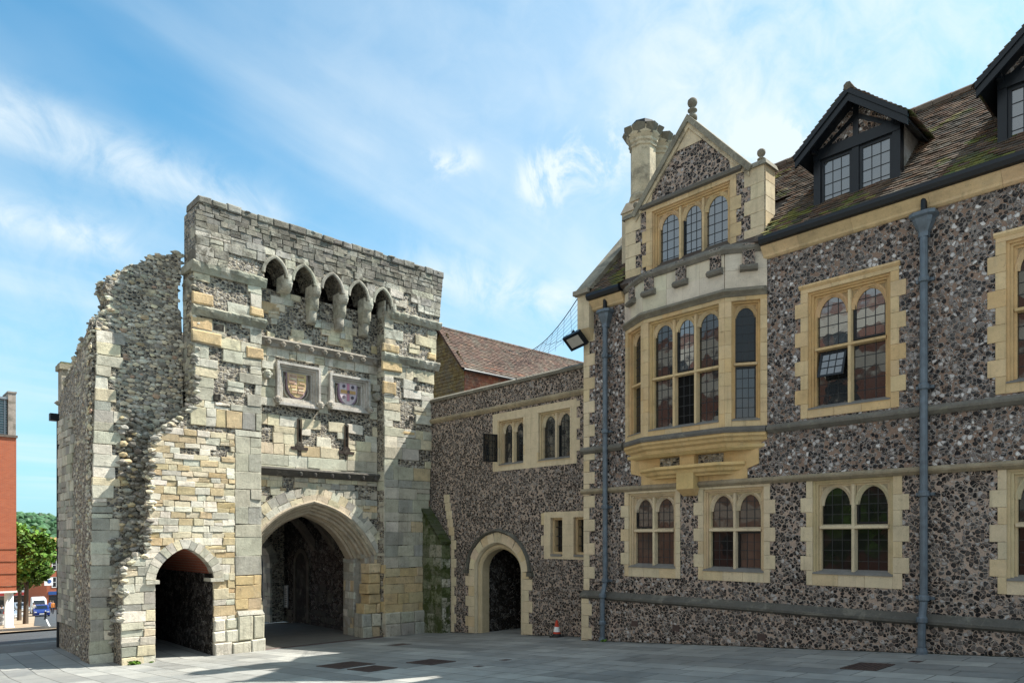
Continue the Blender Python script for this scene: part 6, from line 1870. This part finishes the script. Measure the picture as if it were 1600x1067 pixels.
def personmat(name, top, leg, hair):
    m, t, b = newmat(name, .8, .2)
    z = nd(t, 'ShaderNodeSeparateXYZ', {0: objco(t)}).outputs[2]
    c = mixc(t, mth(t, 'GREATER_THAN', z, .86), leg, top)
    c = mixc(t, mth(t, 'GREATER_THAN', z, 1.46), c, (.55, .34, .25))
    c = mixc(t, mth(t, 'LESS_THAN', z, .09), c, (.03, .03, .03))
    n = nd(t, 'ShaderNodeTexNoise', {'Vector': objco(t), 'Scale': 9.0})
    c = mixc(t, mth(t, 'MULTIPLY', n.outputs[0], .4), c, (.02, .02, .02))
    lk(t, c, b.inputs['Base Color'])
    return m


def person(label, pos, yaw, top, leg, hair, stride=.12, arm=.1):
    t = thing('person', label, 'person', tuple(pos), 'people in the street')
    J = [(0, 0, .92), (0, 0, 1.12), (0, .01, 1.38), (0, .0, 1.50), (0, .02, 1.60), (0, .02, 1.72)]
    Rr = [.15, .14, .16, .06, .095, .085]
    E = [(0, 1), (1, 2), (2, 3), (3, 4), (4, 5)]
    for s in (-1, 1):
        i = len(J)
        J += [(s * .19, 0, 1.40), (s * .23, .02 + arm * s * .5, 1.12), (s * .24, .10 + arm * s, .90), (s * .245, .12 + arm * s, .80)]
        Rr += [.075, .055, .042, .045]; E += [(2, i), (i, i + 1), (i + 1, i + 2), (i + 2, i + 3)]
        i = len(J)
        J += [(s * .09, 0, .86), (s * .10, s * stride * .6 + .03, .48), (s * .10, s * stride, .09), (s * .11, s * stride + .15, .04)]
        Rr += [.105, .075, .05, .045]; E += [(0, i), (i, i + 1), (i + 1, i + 2), (i + 2, i + 3)]
    me = bpy.data.meshes.new('body'); me.from_pydata(J, E, []); me.materials.append(personmat('clothes_' + str(len(bpy.data.materials)), top, leg, hair))
    o = bpy.data.objects.new('body', me); COL.objects.link(o); o.parent = t
    sk = o.modifiers.new('skin', 'SKIN')
    ld = me.skin_vertices[0].data if me.skin_vertices else None
    if ld is None:
        b = bmesh.new(); b.from_mesh(me); b.verts.layers.skin.verify(); b.to_mesh(me); b.free(); ld = me.skin_vertices[0].data
    for v, r in zip(ld, Rr): v.radius = (r, r * .85)
    ld[0].use_root = True
    o.modifiers.new('sub', 'SUBSURF').levels = 1; o.modifiers['sub'].render_levels = 1
    mb = MB()
    mb.lathe((pos[0], pos[1], pos[2] + 1.66), [(0, .13), (.06, .12), (.10, .06), (.105, .0), (.09, -.06), (0, -.06)], 12)
    mb.build('hair', plain('hair_' + str(len(bpy.data.materials)), hair, .7), t)
    t.rotation_euler = (0, 0, yaw)
    return t


person('person in a red top and dark trousers under the brick block', on(11, 66), 2.6, (.42, .05, .04), (.03, .03, .04), (.06, .04, .03))
person('person in dark clothes standing behind a white board', on(2.5, 68), 3.4, (.05, .06, .07), (.04, .04, .05), (.05, .03, .02))
person('person in a blue top walking on the right-hand pavement', on(79, 100), 3.0, (.06, .12, .33), (.05, .05, .07), (.07, .05, .03))
person('person in an orange top walking on the right-hand pavement', on(82.5, 97), 3.3, (.55, .19, .04), (.05, .05, .07), (.12, .08, .05))
person('person in a pale top crossing beside the dark blue car', on(52.5, 90), 3.1, (.5, .47, .42), (.12, .10, .09), (.06, .04, .03))

p = on(71, 76)
bo = thing('bollard', 'single black bollard at the pavement edge with a pale cap', 'bollard', tuple(p))
mb = MB(); mb.lathe(p, [(0, 0), (.13, 0), (.13, .1), (.10, .14), (.10, .72), (.125, .74), (.125, .80), (.10, .82), (0, .82)], 14); mb.build('post', 'black', bo)
mb = MB(); mb.lathe(p + Vector((0, 0, .82)), [(0, 0), (.09, 0), (.085, .07), (.04, .13), (0, .14)], 14); mb.build('cap', 'steel', bo)
p = on(2, 62)
sb = thing('pavement_sign', 'white pavement board standing under the brick block at the left edge', 'sign', tuple(p))
mb = MB(); mb.box(p.x - .75, p.x + .45, p.y - .05, p.y + .05, p.z + .12, p.z + 1.05); mb.build('board', 'white', sb)
mb = MB(); mb.pl(FR(0, p.y - .05, 1, 0, -1), [(p.x - .05 + .25 * math.cos(k * math.pi / 6), p.z + .6 + .2 * math.sin(k * math.pi / 6)) for k in range(12)], (), -.01, .015); mb.build('emblem', 'csil', sb)
mb = MB()
for x in (-.7, .4): mb.box(p.x + x - .03, p.x + x + .03, p.y - .2, p.y + .2, p.z, p.z + .14)
mb.build('foot', 'steel', sb)

# rendered house seen through the far arch
rh = thing('rendered_house', 'cream rendered house with dark framed window seen through the archway', 'house', (20, 42, -4.4))
mb = MB(); mb.box(13, 30, 40, 50, -5, 4.5); mb.build('wall', 'render', rh)
mb = MB()
mb.box(14.6, 16.0, 39.93, 40.02, -3.6, -.6); mb.box(17.2, 18.6, 39.93, 40.02, -3.6, -.6); mb.box(13, 30, 39.9, 40.02, -.3, .05); mb.build('window', 'black', rh)
mb = MB(); mb.hexa([(12.7, 39.6, 4.5), (30.3, 39.6, 4.5), (30.3, 50.4, 4.5), (12.7, 50.4, 4.5), (12.7, 44.9, 7.5), (30.3, 44.9, 7.5), (30.3, 45.1, 7.5), (12.7, 45.1, 7.5)], (.2, .1, .07)); mb.build('roof', 'tile', rh)

# the far side of the square, behind the viewer: what the old panes mirror
ob_ = thing('office_building', 'red brick offices with pale bands across the square, mirrored in the oriel panes', 'building', (-22, 8, -1.5))
mb = MB(); mb.box(-30, -21, -14, 62, -3, 15.5); mb.build('wall', 'brick_dark', ob_)
for z in (1.2, 4.4, 7.6, 10.8, 13.6):
    mb = MB(); mb.box(-21, -20.93, -14, 62, z, z + 1.25, (.55, .52, .46)); mb.build('band', 'bath', ob_)
for k in range(19):
    for z in (-1.2, 2.5, 5.7, 8.9, 12.1):
        mb = MB(); mb.box(-21, -20.94, -12.4 + k * 3.9, -10.6 + k * 3.9, z, z + 1.6); mb.build('window', 'glass_car', ob_)
p = (-11.5, 15.6, gz(15.6)); leaftree('square_tree', 'broad green tree across the square, mirrored in the ground-floor panes', p, 8.5, 3.6, 2600, leaf=.36)
p = (-13, 2, gz(2)); leaftree('square_tree', 'second broad tree across the square beside the brick offices', p, 7.5, 3.0, 2200, leaf=.36)
